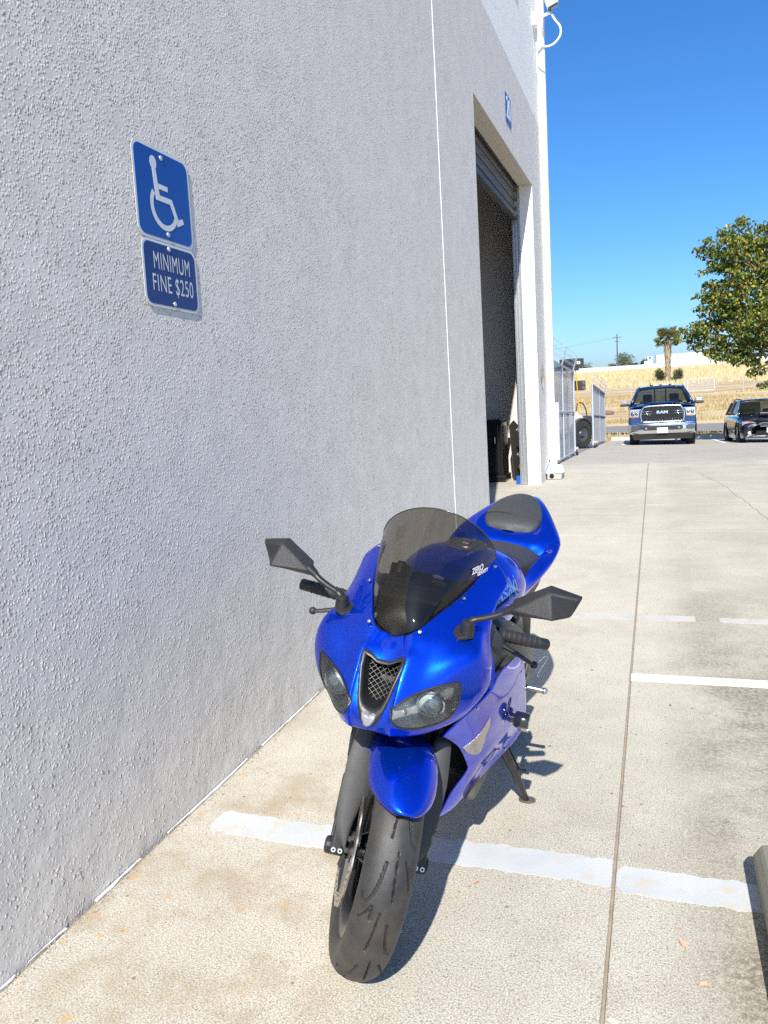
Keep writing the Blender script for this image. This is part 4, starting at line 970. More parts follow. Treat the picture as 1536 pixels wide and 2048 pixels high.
b = MB(); b.box((-.012, -.02, .010), (.012, .026, .0165), Mc); bp('key_flap', b, ALU, cap, bevel=.003)
for k in range(6):
    a = R(60*k+20); b = MB(); b.lathe([(.006, .0045), (.0095, .004), (.0095, 0)], 8, 'z', (.057*math.cos(a), .057*math.sin(a), 0)); b.v = [tuple(Mc @ Vector(v)) for v in b.v]; bp('cap_bolt', b, ALU, cap)
LETT = plain('tank_lettering', (.05, .18, .55), .35, .3, coat=.8)
for s in SIDES:
    t = text_mesh('tank_lettering', 'Kawasaki', .070, LETT, tank, None, 0, .95, offset=.0012)
    # text runs forwards to back on the machine's left, back to front on its right
    ex = Vector((0, s, -.06)).normalized(); ey = Vector((-.72*s, 0, .69)); ey = (ey-ex*ey.dot(ex)).normalized(); ez = ex.cross(ey); Mt = Matrix((ex, ey, ez)).transposed().to_4x4(); Mt.translation = Vector((.170*s, .485, .905))+ez*.06
    drape(t.data, TK, Mt, -ez, .0012)
# black side panels between tank and frame
for s in SIDES:
    rows = [[(.118*s, .36, .885), (.172*s, .37, .845), (.205*s, .40, .79), (.222*s, .42, .745)], [(.13*s, .27, .90), (.18*s, .275, .865), (.212*s, .30, .825), (.225*s, .32, .775)], [(.13*s, .18, .90), (.170*s, .18, .865), (.205*s, .19, .815), (.222*s, .20, .770)], [(.13*s, .12, .89), (.165*s, .12, .85), (.205*s, .135, .80), (.224*s, .15, .765)]]
    b = MB(); b.grid(csurf(rows, 6, 6)); bp('inner_panel', b, PLAST, smooth=True, solid=.004)
    b = MB(); b.tube(sx(crom([(.10, .34, .80), (.15, .44, .765), (.178, .60, .70), (.185, .75, .60), (.17, .86, .48)], 5), s), [.045]*4+[.05]*13+[.045]*4, 12, flat=1.5); bp('frame_spar', b, plain('frame_black', (.03, .03, .03), .4, .4), smooth=40)
# rider's seat
S_ = []
for y, zt, w_ in ((.955,.892,.055),(1.02,.884,.092),(1.10,.872,.128),(1.19,.866,.150),(1.26,.872,.150),(1.30,.880,.14)):
    S_.append([(0, y, zt), (w_*.5, y, zt-.004), (w_*.85, y+.0, zt-.020), (w_, y, zt-.045), (w_*1.0, y, zt-.085)])
SG = loft(S_); b = MB(); b.grid(SG); seat = bp('rider_seat', b, GREYP, smooth=True)
for y0_, w_ in ((1.03, .094), (1.085, .122)):
    b = MB(); j = int((y0_-.955)/(.345)*(SG.shape[0]-1)); b.tube([(p[0], p[1], p[2]+.0006) for p in SG[j][4:-4]], .0012, 5); bp('seat_seam', b, DEEP, seat)
# tail cowl with the hump in front of the pillion pad
T2 = []
for y, zc, zs, w_, zw, zl in ((1.262,.862,.858,.160,.835,.80),(1.285,.885,.880,.192,.858,.80),(1.325,.902,.905,.209,.876,.81),(1.39,.925,.935,.200,.886,.82),(1.47,.962,.955,.176,.895,.835),(1.57,.995,.975,.135,.915,.86),(1.67,1.0,.985,.085,.94,.90),(1.74,.985,.975,.04,.955,.93)):
    T2.append([(0, y, zc), (w_*.40, y, zc+.001), (w_*.66, y, (zc+zs)/2+.003), (w_*.86, y, zs-.012), (w_, y-.002, zw), (w_*.88, y, (zw+zl)/2-.01), (w_*.66, y+.01, zl)])
TG = loft(T2); b = MB(); b.grid(TG); tail = bp('tail_cowl', b, BLUE, smooth=True)
b = MB(); b.add([tuple(p) for p in TG[-1]], [tuple(range(TG.shape[1]))]); b.sphere((0, 1.735, .95), .03, 12, 8, (1.1, .3, .8)); bp('tail_lamp', b, plain('lamp_red', (.30, .01, .01), .2, coat=.6), tail)
for s in SIDES:   # side wings that sweep forwards and down beside the rider's seat
    W_ = [[(.150,.905,.815),(.156,.905,.795),(.154,.91,.770)],[(.146,1.00,.832),(.172,1.00,.800),(.158,1.01,.765)],[(.150,1.10,.850),(.192,1.10,.824),(.168,1.11,.775)],[(.156,1.19,.862),(.206,1.19,.848),(.178,1.20,.79)],[(.160,1.264,.866),(.210,1.264,.866),(.184,1.27,.80)],[(.165,1.325,.895),(.2095,1.325,.877),(.185,1.33,.81)]]
    b = MB(); b.grid(csurf(np.array(W_)*np.array([s, 1, 1]), 7, 7)); bp('tail_wing', b, BLUE, smooth=True, solid=.003)
    b = MB(); b.grid(csurf(np.array([[(.13,.90,.80),(.150,.91,.765),(.15,.93,.69)],[(.13,1.05,.80),(.155,1.05,.765),(.15,1.06,.70)],[(.13,1.25,.82),(.165,1.25,.785),(.155,1.26,.73)]])*np.array([s, 1, 1]), 5, 5)); bp('seat_side_panel', b, PLAST, smooth=True)
P_ = []
for y, zt, w_, th in ((1.335,.910,.045,.006),(1.350,.935,.088,.03),(1.385,.958,.108,.04),(1.44,.980,.110,.042),(1.52,1.007,.088,.038),(1.60,1.017,.055,.03),(1.655,1.008,.02,.01)):
    P_.append([(0, y-.008, zt), (w_*.45, y-.004, zt-.002), (w_*.85, y, zt-.010), (w_, y, zt-.024), (w_*.98, y, zt-.024-th)])
PG = loft(P_); b = MB(); b.grid(PG); pil = bp('pillion_seat', b, GREYP, smooth=True)
b = MB(); row = PG[int(PG.shape[0]*.40)]; b.tube([(p[0]*1.004, p[1], p[2]+.001) for p in row[2:-2]], .004, 6, flat=.5); bp('pillion_strap', b, SATIN, pil, smooth=True)
b = MB(); b.prism([(-.09, 1.30, .80), (.09, 1.30, .80), (.05, 1.72, .90), (-.05, 1.72, .90)], (0, 0, -.05)); bp('undertail', b, PLAST, bevel=.02)

# ---- side fairings -----------------------------------------------------------------
FR = [
 [(.137,.06,.633),(.174,.055,.688),(.208,.075,.729),(.234,.11,.764),(.239,.14,.786),(.243,.22,.787),(.245,.37,.764),(.251,.42,.752)],
 [(.148,.10,.608),(.185,.125,.64),(.213,.16,.671),(.235,.20,.70),(.246,.255,.721),(.251,.33,.727),(.252,.42,.723),(.254,.46,.718)],
 [(.161,.165,.559),(.19,.19,.582),(.214,.23,.604),(.232,.28,.622),(.245,.34,.643),(.252,.41,.651),(.254,.48,.655),(.254,.525,.65)],
 [(.166,.25,.478),(.188,.275,.503),(.209,.31,.527),(.226,.36,.546),(.238,.42,.562),(.249,.49,.568),(.254,.56,.569),(.254,.60,.559)],
 [(.162,.28,.435),(.182,.315,.447),(.202,.36,.463),(.218,.42,.475),(.232,.48,.489),(.24,.55,.491),(.249,.61,.493),(.252,.655,.48)],
 [(.124,.288,.356),(.152,.34,.357),(.171,.40,.375),(.19,.46,.391),(.21,.52,.402),(.223,.58,.413),(.233,.64,.421),(.239,.69,.417)],
 [(.086,.30,.253),(.109,.36,.251),(.129,.42,.262),(.164,.48,.316),(.196,.54,.357),(.214,.60,.369),(.223,.66,.371),(.23,.72,.385)]]
FR.append([(x*.45, y+.012, z-.03) for x, y, z in FR[-1]])
SIG = [(.212,.642),(.25,.583),(.27,.536),(.286,.500),(.26,.505),(.215,.527),(.172,.561),(.186,.579),(.205,.603)]
VENT = [(.335,.66),(.365,.64),(.40,.575),(.385,.56),(.36,.60),(.33,.645)]
for s in SIDES:
    G = csurf(np.array(FR)*np.array([s, 1, 1]), 8, 8)
    bm = bmesh.new(); mb = MB(); mb.grid(G); bm.from_mesh(mb.mesh('t'))
    if sum(f.normal.x for f in bm.faces)*s < 0: bmesh.ops.reverse_faces(bm, faces=bm.faces)
    bm.normal_update(); fs = cut(bm, SIG, (1, 2)); bm.normal_update(); bm.verts.index_update(); lens = take(bm, fs, 'turn_signal', shift=.003)
    fs = cut(bm, VENT, (1, 2)); bm.normal_update(); bm.verts.index_update(); vent = take(bm, fs, 'vent', shift=-.006)
    me = bpy.data.meshes.new('side_fairing'); bm.to_mesh(me); bm.free()
    sf = mobj('side_fairing', me, BLUE, bike, smooth=True, solid=.003)
    n_ = N('signal_lens_%d' % s); co = n_.coord('Object'); yz = n_.sep(co)
    wv = n_.new('TexWave'); wv.inputs['Scale'].default_value = 90; wv.bands_direction = 'Y'; n_.link(co, wv.inputs['Vector'])
    amb = n_.math('MULTIPLY', n_.math('GREATER_THAN', yz[1], .188), n_.math('LESS_THAN', yz[1], .222))
    n_.setp(Base_Color=n_.mix(n_.math('MULTIPLY', amb, .5), (.30, .30, .31), (.30, .12, .08)), Roughness=.12, Coat_Weight=1.0, Metallic=.3); n_.bump(wv.outputs['Fac'], .5, .002)
    mobj('turn_signal', lens, n_.m, sf, smooth=True, solid=.004); mobj('vent', vent, DEEP, sf, smooth=True)
    for (y, z) in ((.10, .715), (.56, .39), (.45, .69)):
        A = G.reshape(-1, 3); q = A[np.argmin((A[:, 1]-y)**2+(A[:, 2]-z)**2)]; b = MB(); b.lathe([(0, .005), (.002*s, .0045), (.003*s, 0)], 12, 'x', tuple(q)); bp('fairing_bolt', b, ALU, sf)
    # frame slider
    b = MB(); b.tube(sx([(.225, .46, .541), (.256, .46, .541)], s), .015, 14); b.tube(sx([(.250, .46, .541), (.254, .46, .541), (.288, .46, .541), (.293, .46, .541), (.293, .46, .541)], s), [.021, .024, .024, .021, .012], 22); bp('frame_slider', b, plain('slider_black', (.014, .014, .014), .15, coat=.9), smooth=40)
    b = MB(); b.tube(sx([(.2885, .46, .541), (.2935, .46, .541)], s), .008, 12); bp('slider_bolt', b, CHROME)
    # foot pegs
    b = MB(); pg = crom([(.200, .85, .482), (.275, .85, .482)], 16); b.tube(sx(pg, s), [.0095+.0012*(i % 2) for i in range(len(pg))], 10); b.sphere((.279*s, .85, .482), .0115, 10, 8); bp('foot_peg', b, ALU, smooth=40)
    b = MB(); b.prism(sx([(.175, .82, .53), (.175, .90, .53), (.175, .88, .45), (.175, .80, .40)], s), (.014*s, 0, 0)); bp('peg_bracket', b, SATIN, bevel=.004)
b = MB(); b.tube([(.215, .70, .40), (.22, .74, .395), (.215, .86, .40)], .006, 8); b.tube([(.215, .70, .40), (.262, .70, .40)], .008, 10); bp('shift_lever', b, ALU, smooth=40)
b = MB(); b.sphere((.17, .62, .66), .045, 16, 10, (.8, 1.4, 1)); b.tube([(.20, .60, .66), (.245, .60, .655)], .02, 12); b.tube([(.19, .66, .60), (.24, .66, .59)], .013, 10); bp('clutch_actuator', b, plain('case_bronze', (.30, .26, .20), .4, .6), smooth=40)
# engine, radiator, belly, swing arm, exhaust
b = MB(); b.box((-.17, .42, .26), (.17, .86, .66)); b.box((-.13, .36, .45), (.13, .50, .76)); b.tube([(-.20, .66, .44), (.20, .66, .44)], .10, 24); bp('engine', b, ENG, bevel=.02)
b = MB(); b.box((-.155, .34, .40), (.155, .385, .70), Matrix.Identity(4)); bp('radiator', b, DEEP, bevel=.006)
b = MB(); b.prism([(-.05, .31, .235), (.05, .31, .235), (.11, .74, .34), (-.11, .74, .34)], (0, 0, -.012)); bp('belly_pan', b, BLUE, bevel=.01)
for s in SIDES:
    b = MB(); b.tube(sx([(.13, .88, .45), (.135, 1.10, .40), (.135, 1.41, .315)], s), [.045, .035, .03], 10, flat=.5); bp('swing_arm', b, SATIN, smooth=40)
b = MB(); b.tube(crom([(-.05, .45, .30), (-.10, .75, .27), (-.15, .98, .33), (-.20, 1.12, .42), (-.235, 1.38, .52)], 5), [.03]*11+[.055]*8+[.055, .05], 18); bp('exhaust', b, plain('exhaust_steel', (.25, .24, .23), .3, .9), smooth=40)
b = MB(); b.lathe([(0, .335), (0.0, .336)], 20, 'x', (0, 1.405, .312), a0=-60, a1=20); b.grid(np.array([[(x, 1.405+.338*math.sin(R(a)), .312+.338*math.cos(R(a))) for x in np.linspace(-.095, .095, 7)] for a in np.linspace(-70, 30, 16)])); bp('rear_hugger', b, PLAST, smooth=True)
# side stand
b = MB(); b.tube([(.150, .66, .34), (.185, .70, .318), (.225, .79, .195), (.262, .888, .052)], [.019, .017, .0135, .011], 12); ss = bp('side_stand', b, SATIN, smooth=40)
b = MB(); ft = Matrix.Translation((.266, .893, .0462)) @ Matrix.Rotation(R(-9.0), 4, 'Y'); b.lathe([(0, 0), (0, .030), (.005, .030), (.006, 0)], 22, 'z'); b.v = [tuple(ft @ Vector((v[0], v[1]*.72, v[2]))) for v in b.v]; bp('stand_foot', b, plain('foot_worn', (.18, .15, .12), .55, .5), ss)
P = []
for i in range(120): t = i/119; a = t*2*math.pi*20; c_ = Vector((.178, .735, .33)).lerp(Vector((.232, .80, .20)), t); P.append(c_+Vector((math.cos(a), math.sin(a)*.6, math.sin(a)*.5))*.0085)
b = MB(); b.tube(P, .0022, 5); bp('stand_spring', b, SATIN, ss)
b = MB(); b.tube([(.232, .80, .20), (.262, .80, .205)], .005, 8); bp('stand_peg', b, SATIN, ss)

# ================================================================ far end of the lot
def leafmat(name, stops, rough=.55, trans=.25):
    n = N(name); g_ = n.new('NewGeometry'); c = n.ramp(g_.outputs['Random Per Island'], stops)
    n.setp(Base_Color=c, Roughness=rough); nt = n.t
    tr = n.new('BsdfTranslucent'); n.link(c, tr.inputs[0]); mx = n.new('MixShader'); mx.inputs[0].default_value = trans
    n.link(n.b.outputs[0], mx.inputs[1]); n.link(tr.outputs[0], mx.inputs[2]); n.link(mx.outputs[0], n.out.inputs[0]); return n.m
BARK = plain('bark', (.14, .105, .075), .9, var=.4, bump=.8, bscale=30)
def leaves(b, r_, c, rad, n_, size, droop=.4, sc=(1, 1, 1), shell=.55):
    """scatter folded leaves (two quads each) through a clump"""
    for _ in range(n_):
        while True:
            d = Vector((r_.uniform(-1, 1), r_.uniform(-1, 1), r_.uniform(-1, 1)))
            if .05 < d.length < 1: break
        d = d.normalized()*(shell+(1-shell)*r_.random()) if r_.random() < .75 else d
        p = Vector(c)+Vector((d.x*sc[0], d.y*sc[1], d.z*sc[2]))*rad
        ax = Vector((r_.uniform(-1, 1), r_.uniform(-1, 1), r_.uniform(-1, .4)-droop)).normalized(); sd = ax.orthogonal().normalized(); sd.rotate(Matrix.Rotation(r_.uniform(0, 6.28), 3, ax))
        nr = ax.cross(sd); L = size*r_.uniform(.65, 1.3); W_ = L*.30
        a, m_, e = p, p+ax*L*.5, p+ax*L
        b.add([a, m_+sd*W_+nr*W_*.35, e, m_-sd*W_+nr*W_*.35], [(0, 1, 2), (0, 2, 3)])

# ---- the elm on the right: trunk stands outside the frame
tr = empty('elm_tree', (5.9, 30.6, ter(5.9, 30.6))); tag(tr, 'green and yellowing broadleaf tree reaching in over the dark hatchback', 'tree')
r_ = random.Random(11); base = Vector(tr.location)
CL = [(2.71,6.11,.5),(2.33,5.54,.55),(3.24,5.6,.7),(1.63,5.54,.28),(2.1,5.16,.48),(2.87,5.0,.75),(3.48,4.45,.8),(1.86,4.29,.42),(2.33,4.16,.55),(2.95,3.85,.75),(1.78,3.8,.42),(2.26,3.34,.55),(2.88,3.04,.7),(3.49,2.99,.8),(1.62,3.06,.48),(1.15,3.02,.36),(1.94,2.45,.5),(2.57,2.23,.55),(3.19,2.35,.6),(1.38,2.58,.32),(3.10,1.44,.18),(3.40,1.62,.26),(3.49,1.02,.18),(2.73,1.97,.32),(2.09,6.05,.18),
      (4.2,5.6,.9),(4.3,4.3,.95),(4.1,3.1,.8),(5.1,5.2,1.0),(5.3,3.9,1.0),(5.9,5.9,1.0),(6.4,4.6,1.1),(7.2,5.4,1.0),(7.6,4.0,1.0),(6.3,6.6,.9),(4.9,6.4,.9)]
cr = MB(); br = MB()
for i, (x, z, rad) in enumerate(CL):
    c = Vector((x, 30+r_.uniform(-.9, .9), z)); dens = int(520*(rad/.6)**2.2) if x < 4 else int(300*(rad/.6)**2)
    leaves(cr, r_, c, rad*1.05, int(dens*.75), .13, .35, (1.1, 1.3, .78))
    for _ in range(7):
        q = c+Vector((r_.uniform(-1, 1)*rad*1.25, r_.uniform(-1, 1)*rad*1.3, r_.uniform(-.9, .9)*rad)); leaves(cr, r_, q, rad*.34, int(dens*.12), .13, .5, (1.3, 1.2, .7), .2)
    fork = Vector((5.9+r_.uniform(-.2, .2), 30.6, base.z+r_.uniform(2.0, 2.9))); mid = fork.lerp(c, .5)+Vector((0, 0, .25+.2*r_.random()))
    br.tube(crom([fork, mid, c, c+(c-mid).normalized()*rad*.7], 4), list(np.linspace(.06, .005, 13)), 6)
br_o = part(tr, 'branches', br, BARK, smooth=True)
cr_o = part(tr, 'crown', cr, leafmat('elm_leaf', [(0, (.034, .075, .016)), (.42, (.09, .15, .026)), (.68, (.19, .24, .036)), (.84, (.38, .35, .05)), (.94, (.56, .42, .07)), (1, (.42, .20, .04))], .45, .36), clean=False)
b = MB(); b.tube(crom([base+Vector((0, 0, -.1)), base+Vector((.05, .0, .9)), base+Vector((-.02, 0, 2.0)), base+Vector((0, 0, 2.9))], 5), list(np.linspace(.24, .15, 16)), 12); part(tr, 'trunk', b, BARK, smooth=True)

# ---- pickup truck
def m_carpaint(name, col, metal=.5):
    n = N(name); co = n.coord('Object'); n.setp(Base_Color=n.mix(n.noise(co, 3, 4), tuple(c*.85 for c in col), col), Metallic=metal, Roughness=.34, Coat_Weight=1.0, Coat_Roughness=.04); return n.m
TB = m_carpaint('truck_blue', (.006, .038, .15)); TRIM = plain('car_black_trim', (.015, .015, .016), .5); CARGL = glass('car_glass', (.42, .47, .48), .10, .02)
SEATF = plain('seat_cloth', (.025, .028, .035), .9); CCHR = plain('car_chrome', (.78, .78, .78), .13, 1.0, var=.05); RUB = plain('car_tyre', (.020, .020, .020), .8, var=.3, bump=.5, bscale=120); RIM = plain('car_rim', (.40, .40, .40), .3, .9)
LAMP = plain('car_lamp', (.58, .60, .61), .12, .5, coat=1.0)
def car_part(root, name, mb, mat, parent=None, **kw): return mb.build(name, mat, parent or root, **kw)
def car_wheel(root, x, y, rad, wd, spokes=6):
    s = 1 if x > 0 else -1; b = MB(); b.lathe([(-wd/2, rad*.62), (-wd/2, rad*.93), (-wd*.38, rad), (wd*.38, rad), (wd/2, rad*.93), (wd/2, rad*.62), (wd*.3, rad*.58), (-wd*.3, rad*.58)], 40, 'x', (x, y, rad), closed=True)
    # tread blocks
    for i in range(36):
        a = 2*math.pi*i/36
        for k in (-1, 0, 1): b.box((k*wd*.27-wd*.10, -.018, rad-.012), (k*wd*.27+wd*.10, .018, rad+.008), Matrix.Translation((x, y, rad)) @ Matrix.Rotation(a+.06*k, 4, 'X'))
    t = car_part(root, 'wheel', b, RUB, smooth=35)
    b = MB(); b.lathe([(s*wd*.18, 0), (s*wd*.30, rad*.15), (s*wd*.22, rad*.2)], 18, 'x', (x, y, rad)); b.lathe([(s*wd*.36, rad*.63), (s*wd*.44, rad*.60), (s*wd*.12, rad*.55), (-s*wd*.3, rad*.55)], 40, 'x', (x, y, rad))
    for i in range(spokes):
        a = 2*math.pi*i/spokes; d = Vector((0, math.sin(a), math.cos(a))); o_ = Vector((x+s*wd*.26, y, rad)); b.tube([o_+d*rad*.1, o_+d*rad*.58], [rad*.10, rad*.075], 6, flat=.5)
    car_part(root, 'rim', b, RIM, t, smooth=35)
TRX, TRY = .19, 25.65
tk = empty('pickup_truck', (TRX, TRY, ter(TRX, TRY+.95)), (math.atan2(ter(TRX, TRY+4.7)-ter(TRX, TRY+.95), 3.8), 0, R(.6))); tag(tk, 'dark blue pickup truck with chrome grille and bumper facing the camera', 'pickup truck')
def half(secs, nu=4, nv=4):
    G = np.array(secs, float); return csurf(np.concatenate([mirx(G[:, :0:-1]), G], 1), nu, nv)
H = []
for y, zt, zc, w_ in ((.16, 1.245, 1.30, .93), (.30, 1.275, 1.345, .955), (.75, 1.30, 1.375, .975), (1.20, 1.33, 1.395, .98), (1.48, 1.36, 1.40, .98)):
    H.append([(0, y, zc), (.30, y, zc+.003), (.42, y, zc-.03), (.62, y, zt-.015), (.84, y, zt-.03), (w_, y+.015, zt-.11), (w_+.01, y+.02, .95), (w_+.005, y+.02, .72)])
b = MB(); b.grid(half(H)); car_part(tk, 'hood', b, TB, smooth=45)
b = MB(); b.box((-.965, .18, .62), (.965, .30, 1.17)); b.box((-.97, .5, .62), (-.70, 1.45, 1.0)); b.box((.70, .5, .62), (.97, 1.45, 1.0)); car_part(tk, 'front_panel', b, TB, bevel=.04)
b = MB()
for s in SIDES: b.box((s*.985-.02, 1.46, .52), (s*.985+.02, 3.75, 1.37)); b.box((s*.985-.03, 3.80, .60), (s*.985+.03, 6.05, 1.40))
b.box((-.95, 6.0, .6), (.95, 6.06, 1.4)); b.box((-.95, 3.78, .6), (.95, 3.84, 1.40)); b.box((-.95, 1.5, .45), (.95, 6.0, .62)); car_part(tk, 'body_side', b, TB, bevel=.03)
# greenhouse: pillars, roof, glass
A0, A1 = (.90, 1.42, 1.37), (.66, 2.22, 1.89); B0, B1 = (.93, 3.66, 1.38), (.72, 3.52, 1.88)
for s in SIDES:
    b = MB(); b.tube(sx([A0, (.79, 1.80, 1.645), A1], s), [.045, .038, .035], 8); car_part(tk, 'pillar', b, TB, smooth=True)
    b = MB(); b.tube(sx([B0, B1], s), .06, 8); car_part(tk, 'pillar', b, TB, smooth=True)
    b = MB(); b.tube(sx([(.955, 2.60, 1.38), (.70, 2.66, 1.90)], s), .03, 8); car_part(tk, 'pillar', b, TRIM, smooth=True)
    b = MB(); b.add(sx([(.915, 1.50, 1.38), (.955, 3.6, 1.38), (.725, 3.48, 1.87), (.675, 2.24, 1.88)], s), [(0, 1, 2, 3)]); car_part(tk, 'side_window', b, CARGL)
rf = []
for y, z, w_ in ((2.17, 1.885, .62), (2.30, 1.93, .67), (2.8, 1.965, .71), (3.3, 1.955, .72), (3.56, 1.90, .71)):
    rf.append([(0, y, z), (w_*.5, y, z-.006), (w_*.85, y, z-.03), (w_*1.02, y, z-.075)])
b = MB(); b.grid(half(rf)); roof = car_part(tk, 'roof', b, TB, smooth=True, solid=.03)
for dx in (-.28, 0, .28):
    b = MB(); b.sphere((dx, 2.30, 1.955), .035, 10, 6, (1.3, 1, .6)); car_part(tk, 'clearance_lamp', b, TRIM, roof)
b = MB(); b.tube([(-.32, 2.34, 1.95), (-.325, 2.42, 2.05)], [.02, .008], 6); car_part(tk, 'antenna', b, TRIM, roof)
ws_ = [[(0, 1.30, 1.395), (.45, 1.34, 1.39), (.86, 1.45, 1.385)], [(0, 1.74, 1.66), (.40, 1.76, 1.655), (.74, 1.83, 1.645)], [(0, 2.16, 1.885), (.35, 2.17, 1.885), (.63, 2.21, 1.88)]]
b = MB(); b.grid(half(ws_)); car_part(tk, 'windshield', b, CARGL, smooth=True)
b = MB(); b.add([(-.86, 3.68, 1.40), (.86, 3.68, 1.40), (.68, 3.54, 1.86), (-.68, 3.54, 1.86)], [(0, 1, 2, 3)]); car_part(tk, 'rear_window', b, CARGL)
b = MB(); b.box((-.20, 3.60, 1.38), (-.16, 3.66, 1.87)); b.box((.16, 3.60, 1.38), (.20, 3.66, 1.87)); car_part(tk, 'rear_window_bar', b, TRIM)
b = MB(); b.box((-.85, 1.48, 1.1), (.85, 2.0, 1.34)); car_part(tk, 'dashboard', b, TRIM, bevel=.05)
b = MB(); b.box((-.90, 1.5, .62), (.90, 3.7, .8)); car_part(tk, 'cabin_floor', b, SEATF)
for s in SIDES:
    b = MB(); b.box((s*.42-.25, 2.62, .8), (s*.42+.25, 2.82, 1.45)); b.box((s*.42-.15, 2.66, 1.45), (s*.42+.15, 2.80, 1.68)); car_part(tk, 'seat', b, SEATF, bevel=.05)
b = MB(); b.lathe([(-.015, .185), (0, .20), (.015, .185), (0, .17)], 28, 'y', closed=True); Ms = Matrix.Translation((.42, 2.12, 1.30)) @ Matrix.Rotation(R(25), 4, 'X'); b.v = [tuple(Ms @ Vector(v)) for v in b.v]; b.box((-.18, -.01, -.02), (.18, .01, .03), Ms); car_part(tk, 'steering_wheel', b, TRIM, smooth=True)
b = MB(); b.prism([(-.14, 1.56, 1.345), (.14, 1.56, 1.345), (.05, 1.60, 1.40), (-.06, 1.60, 1.40)], (0, .16, .0)); car_part(tk, 'dash_paper', b, plain('paper_white', (.75, .76, .76), .8))
# grille: dark recess, chrome surround, bar and letters, honeycomb
gp = [(-.56, 1.175), (-.40, 1.235), (.40, 1.235), (.56, 1.175), (.625, .99), (.60, .80), (.53, .755), (-.53, .755), (-.60, .80), (-.625, .99)]
b = MB(); b.prism([(x, .14, z) for x, z in gp], (0, .05, 0)); grl = car_part(tk, 'grille', b, plain('grille_black', (.006, .006, .007), .35))
P = crom([(x, .13, z) for x, z in gp], 4, True); b = MB(); b.tube([tuple(p) for p in P]+[tuple(P[0]), tuple(P[1])], .030, 8, caps=False); car_part(tk, 'grille_surround', b, CCHR, grl, smooth=True)
b = MB()
for zz in (1.075, 1.005):
    for s in SIDES: b.tube([(s*.30, .115, zz), (s*.60, .125, zz-.005)], .014, 8)
car_part(tk, 'grille_bar', b, CCHR, grl, smooth=True)
text_mesh('grille_letters', 'RAM', .115, CCHR, grl, Matrix.Translation((0, .105, 1.04)) @ Matrix.Rotation(R(90), 4, 'X'), .015, 1.35, spacing=1.05, offset=.006)
b = MB()
for j in range(7):
    zz = .79+j*.055
    if .98 < zz < 1.10: continue
    for i in range(-9, 10):
        xx = i*.065+(.0325 if j % 2 else 0)
        if abs(xx) < .55-(.08 if zz > 1.15 else 0): b.tube([(xx-.022, .128, zz), (xx, .120, zz+.012), (xx+.022, .128, zz)], .006, 4)
car_part(tk, 'grille_mesh', b, plain('mesh_grey', (.16, .16, .17), .3, .8), grl)
for s in SIDES:
    b = MB(); b.prism(sx([(.655, .135, 1.125), (.945, .17, 1.15), (.955, .175, .93), (.88, .165, .885), (.69, .14, .90)], s), (0, .08, 0)); hl = car_part(tk, 'headlight', b, LAMP, bevel=.015)
    for dx, rr in ((.74, .048), (.86, .056)):
        b = MB(); b.sphere((s*dx, .135, 1.03), rr, 14, 10, (1, .5, 1)); car_part(tk, 'lamp_bulb', b, plain('bulb_glass', (.20, .21, .22), .08, .7, coat=1), hl, smooth=True)
    b = MB(); b.box((s*.80-.10, .128, .915), (s*.80+.10, .15, .935)); car_part(tk, 'marker_lamp', b, plain('amber_lens', (.45, .12, .04), .3), hl)
    # towing mirrors
    b = MB(); b.tube(sx([(.90, 1.62, 1.34), (1.05, 1.60, 1.345)], s), .035, 8); mr = car_part(tk, 'side_mirror', b, TRIM)
    b = MB(); b.box((s*1.14-.13, 1.53, 1.29), (s*1.14+.13, 1.64, 1.37)); b.box((s*1.13-.10, 1.55, 1.37), (s*1.13+.10, 1.64, 1.47)); car_part(tk, 'mirror_head', b, TRIM, mr, bevel=.03)
    b = MB(); b.box((s*1.13-.09, 1.535, 1.375), (s*1.13+.09, 1.552, 1.465)); car_part(tk, 'mirror_cap', b, CCHR, mr, bevel=.006)
# bumper, fog lamps, lower intake, plate, air dam
bs = []
for x, y in ((0, .0), (.45, .01), (.75, .06), (.93, .16), (.99, .34)):
    bs.append([(x, y+.05, .725), (x, y+.005, .70), (x, y-.005, .60), (x, y+.0, .47), (x, y+.03, .405), (x, y+.10, .395)])
G = np.array(bs).transpose(1, 0, 2); b = MB(); b.grid(half(G)); bum = car_part(tk, 'bumper', b, CCHR, smooth=True, solid=.02)
b = MB(); b.prism([(x, -.012, z) for x, z in ((-.57, .635), (.57, .635), (.59, .54), (.52, .50), (-.52, .50), (-.59, .54))], (0, .02, 0)); car_part(tk, 'lower_intake', b, TRIM, bum)
for s in SIDES:
    b = MB(); b.prism([(s*(.80+x), .07+.45*x*(1), .575+z) for x, z in rrect(.24, .15, .06)], (0, .03, 0)); car_part(tk, 'fog_lamp', b, plain('fog_grey', (.08, .085, .09), .25), bum)
    b = MB(); b.tube([(s*.47, -.02, .56), (s*.47, -.05, .56)], .035, 12); car_part(tk, 'tow_hook', b, plain('hook_grey', (.25, .25, .25), .4, .6), bum)
b = MB(); b.box((-.155, -.035, .415), (.155, -.022, .575)); pl_ = car_part(tk, 'licence_plate', b, plain('plate_white', (.75, .75, .74), .5), bum, bevel=.004)
text_mesh('plate_text', '63Y19B2', .085, plain('plate_ink', (.05, .06, .12), .6), bum, Matrix.Translation((0, -.0365, .487)) @ Matrix.Rotation(R(90), 4, 'X'), .0005, .9)
b = MB(); b.prism([(-.90, .06, .40), (.90, .06, .40), (.84, .10, .22), (-.84, .10, .22)], (0, .05, 0)); car_part(tk, 'air_dam', b, TRIM, bevel=.01)
b = MB(); b.box((-.75, .5, .28), (.75, 5.9, .46)); b.tube([(-.7, .95, .40), (.7, .95, .40)], .07, 10); car_part(tk, 'chassis', b, TRIM)
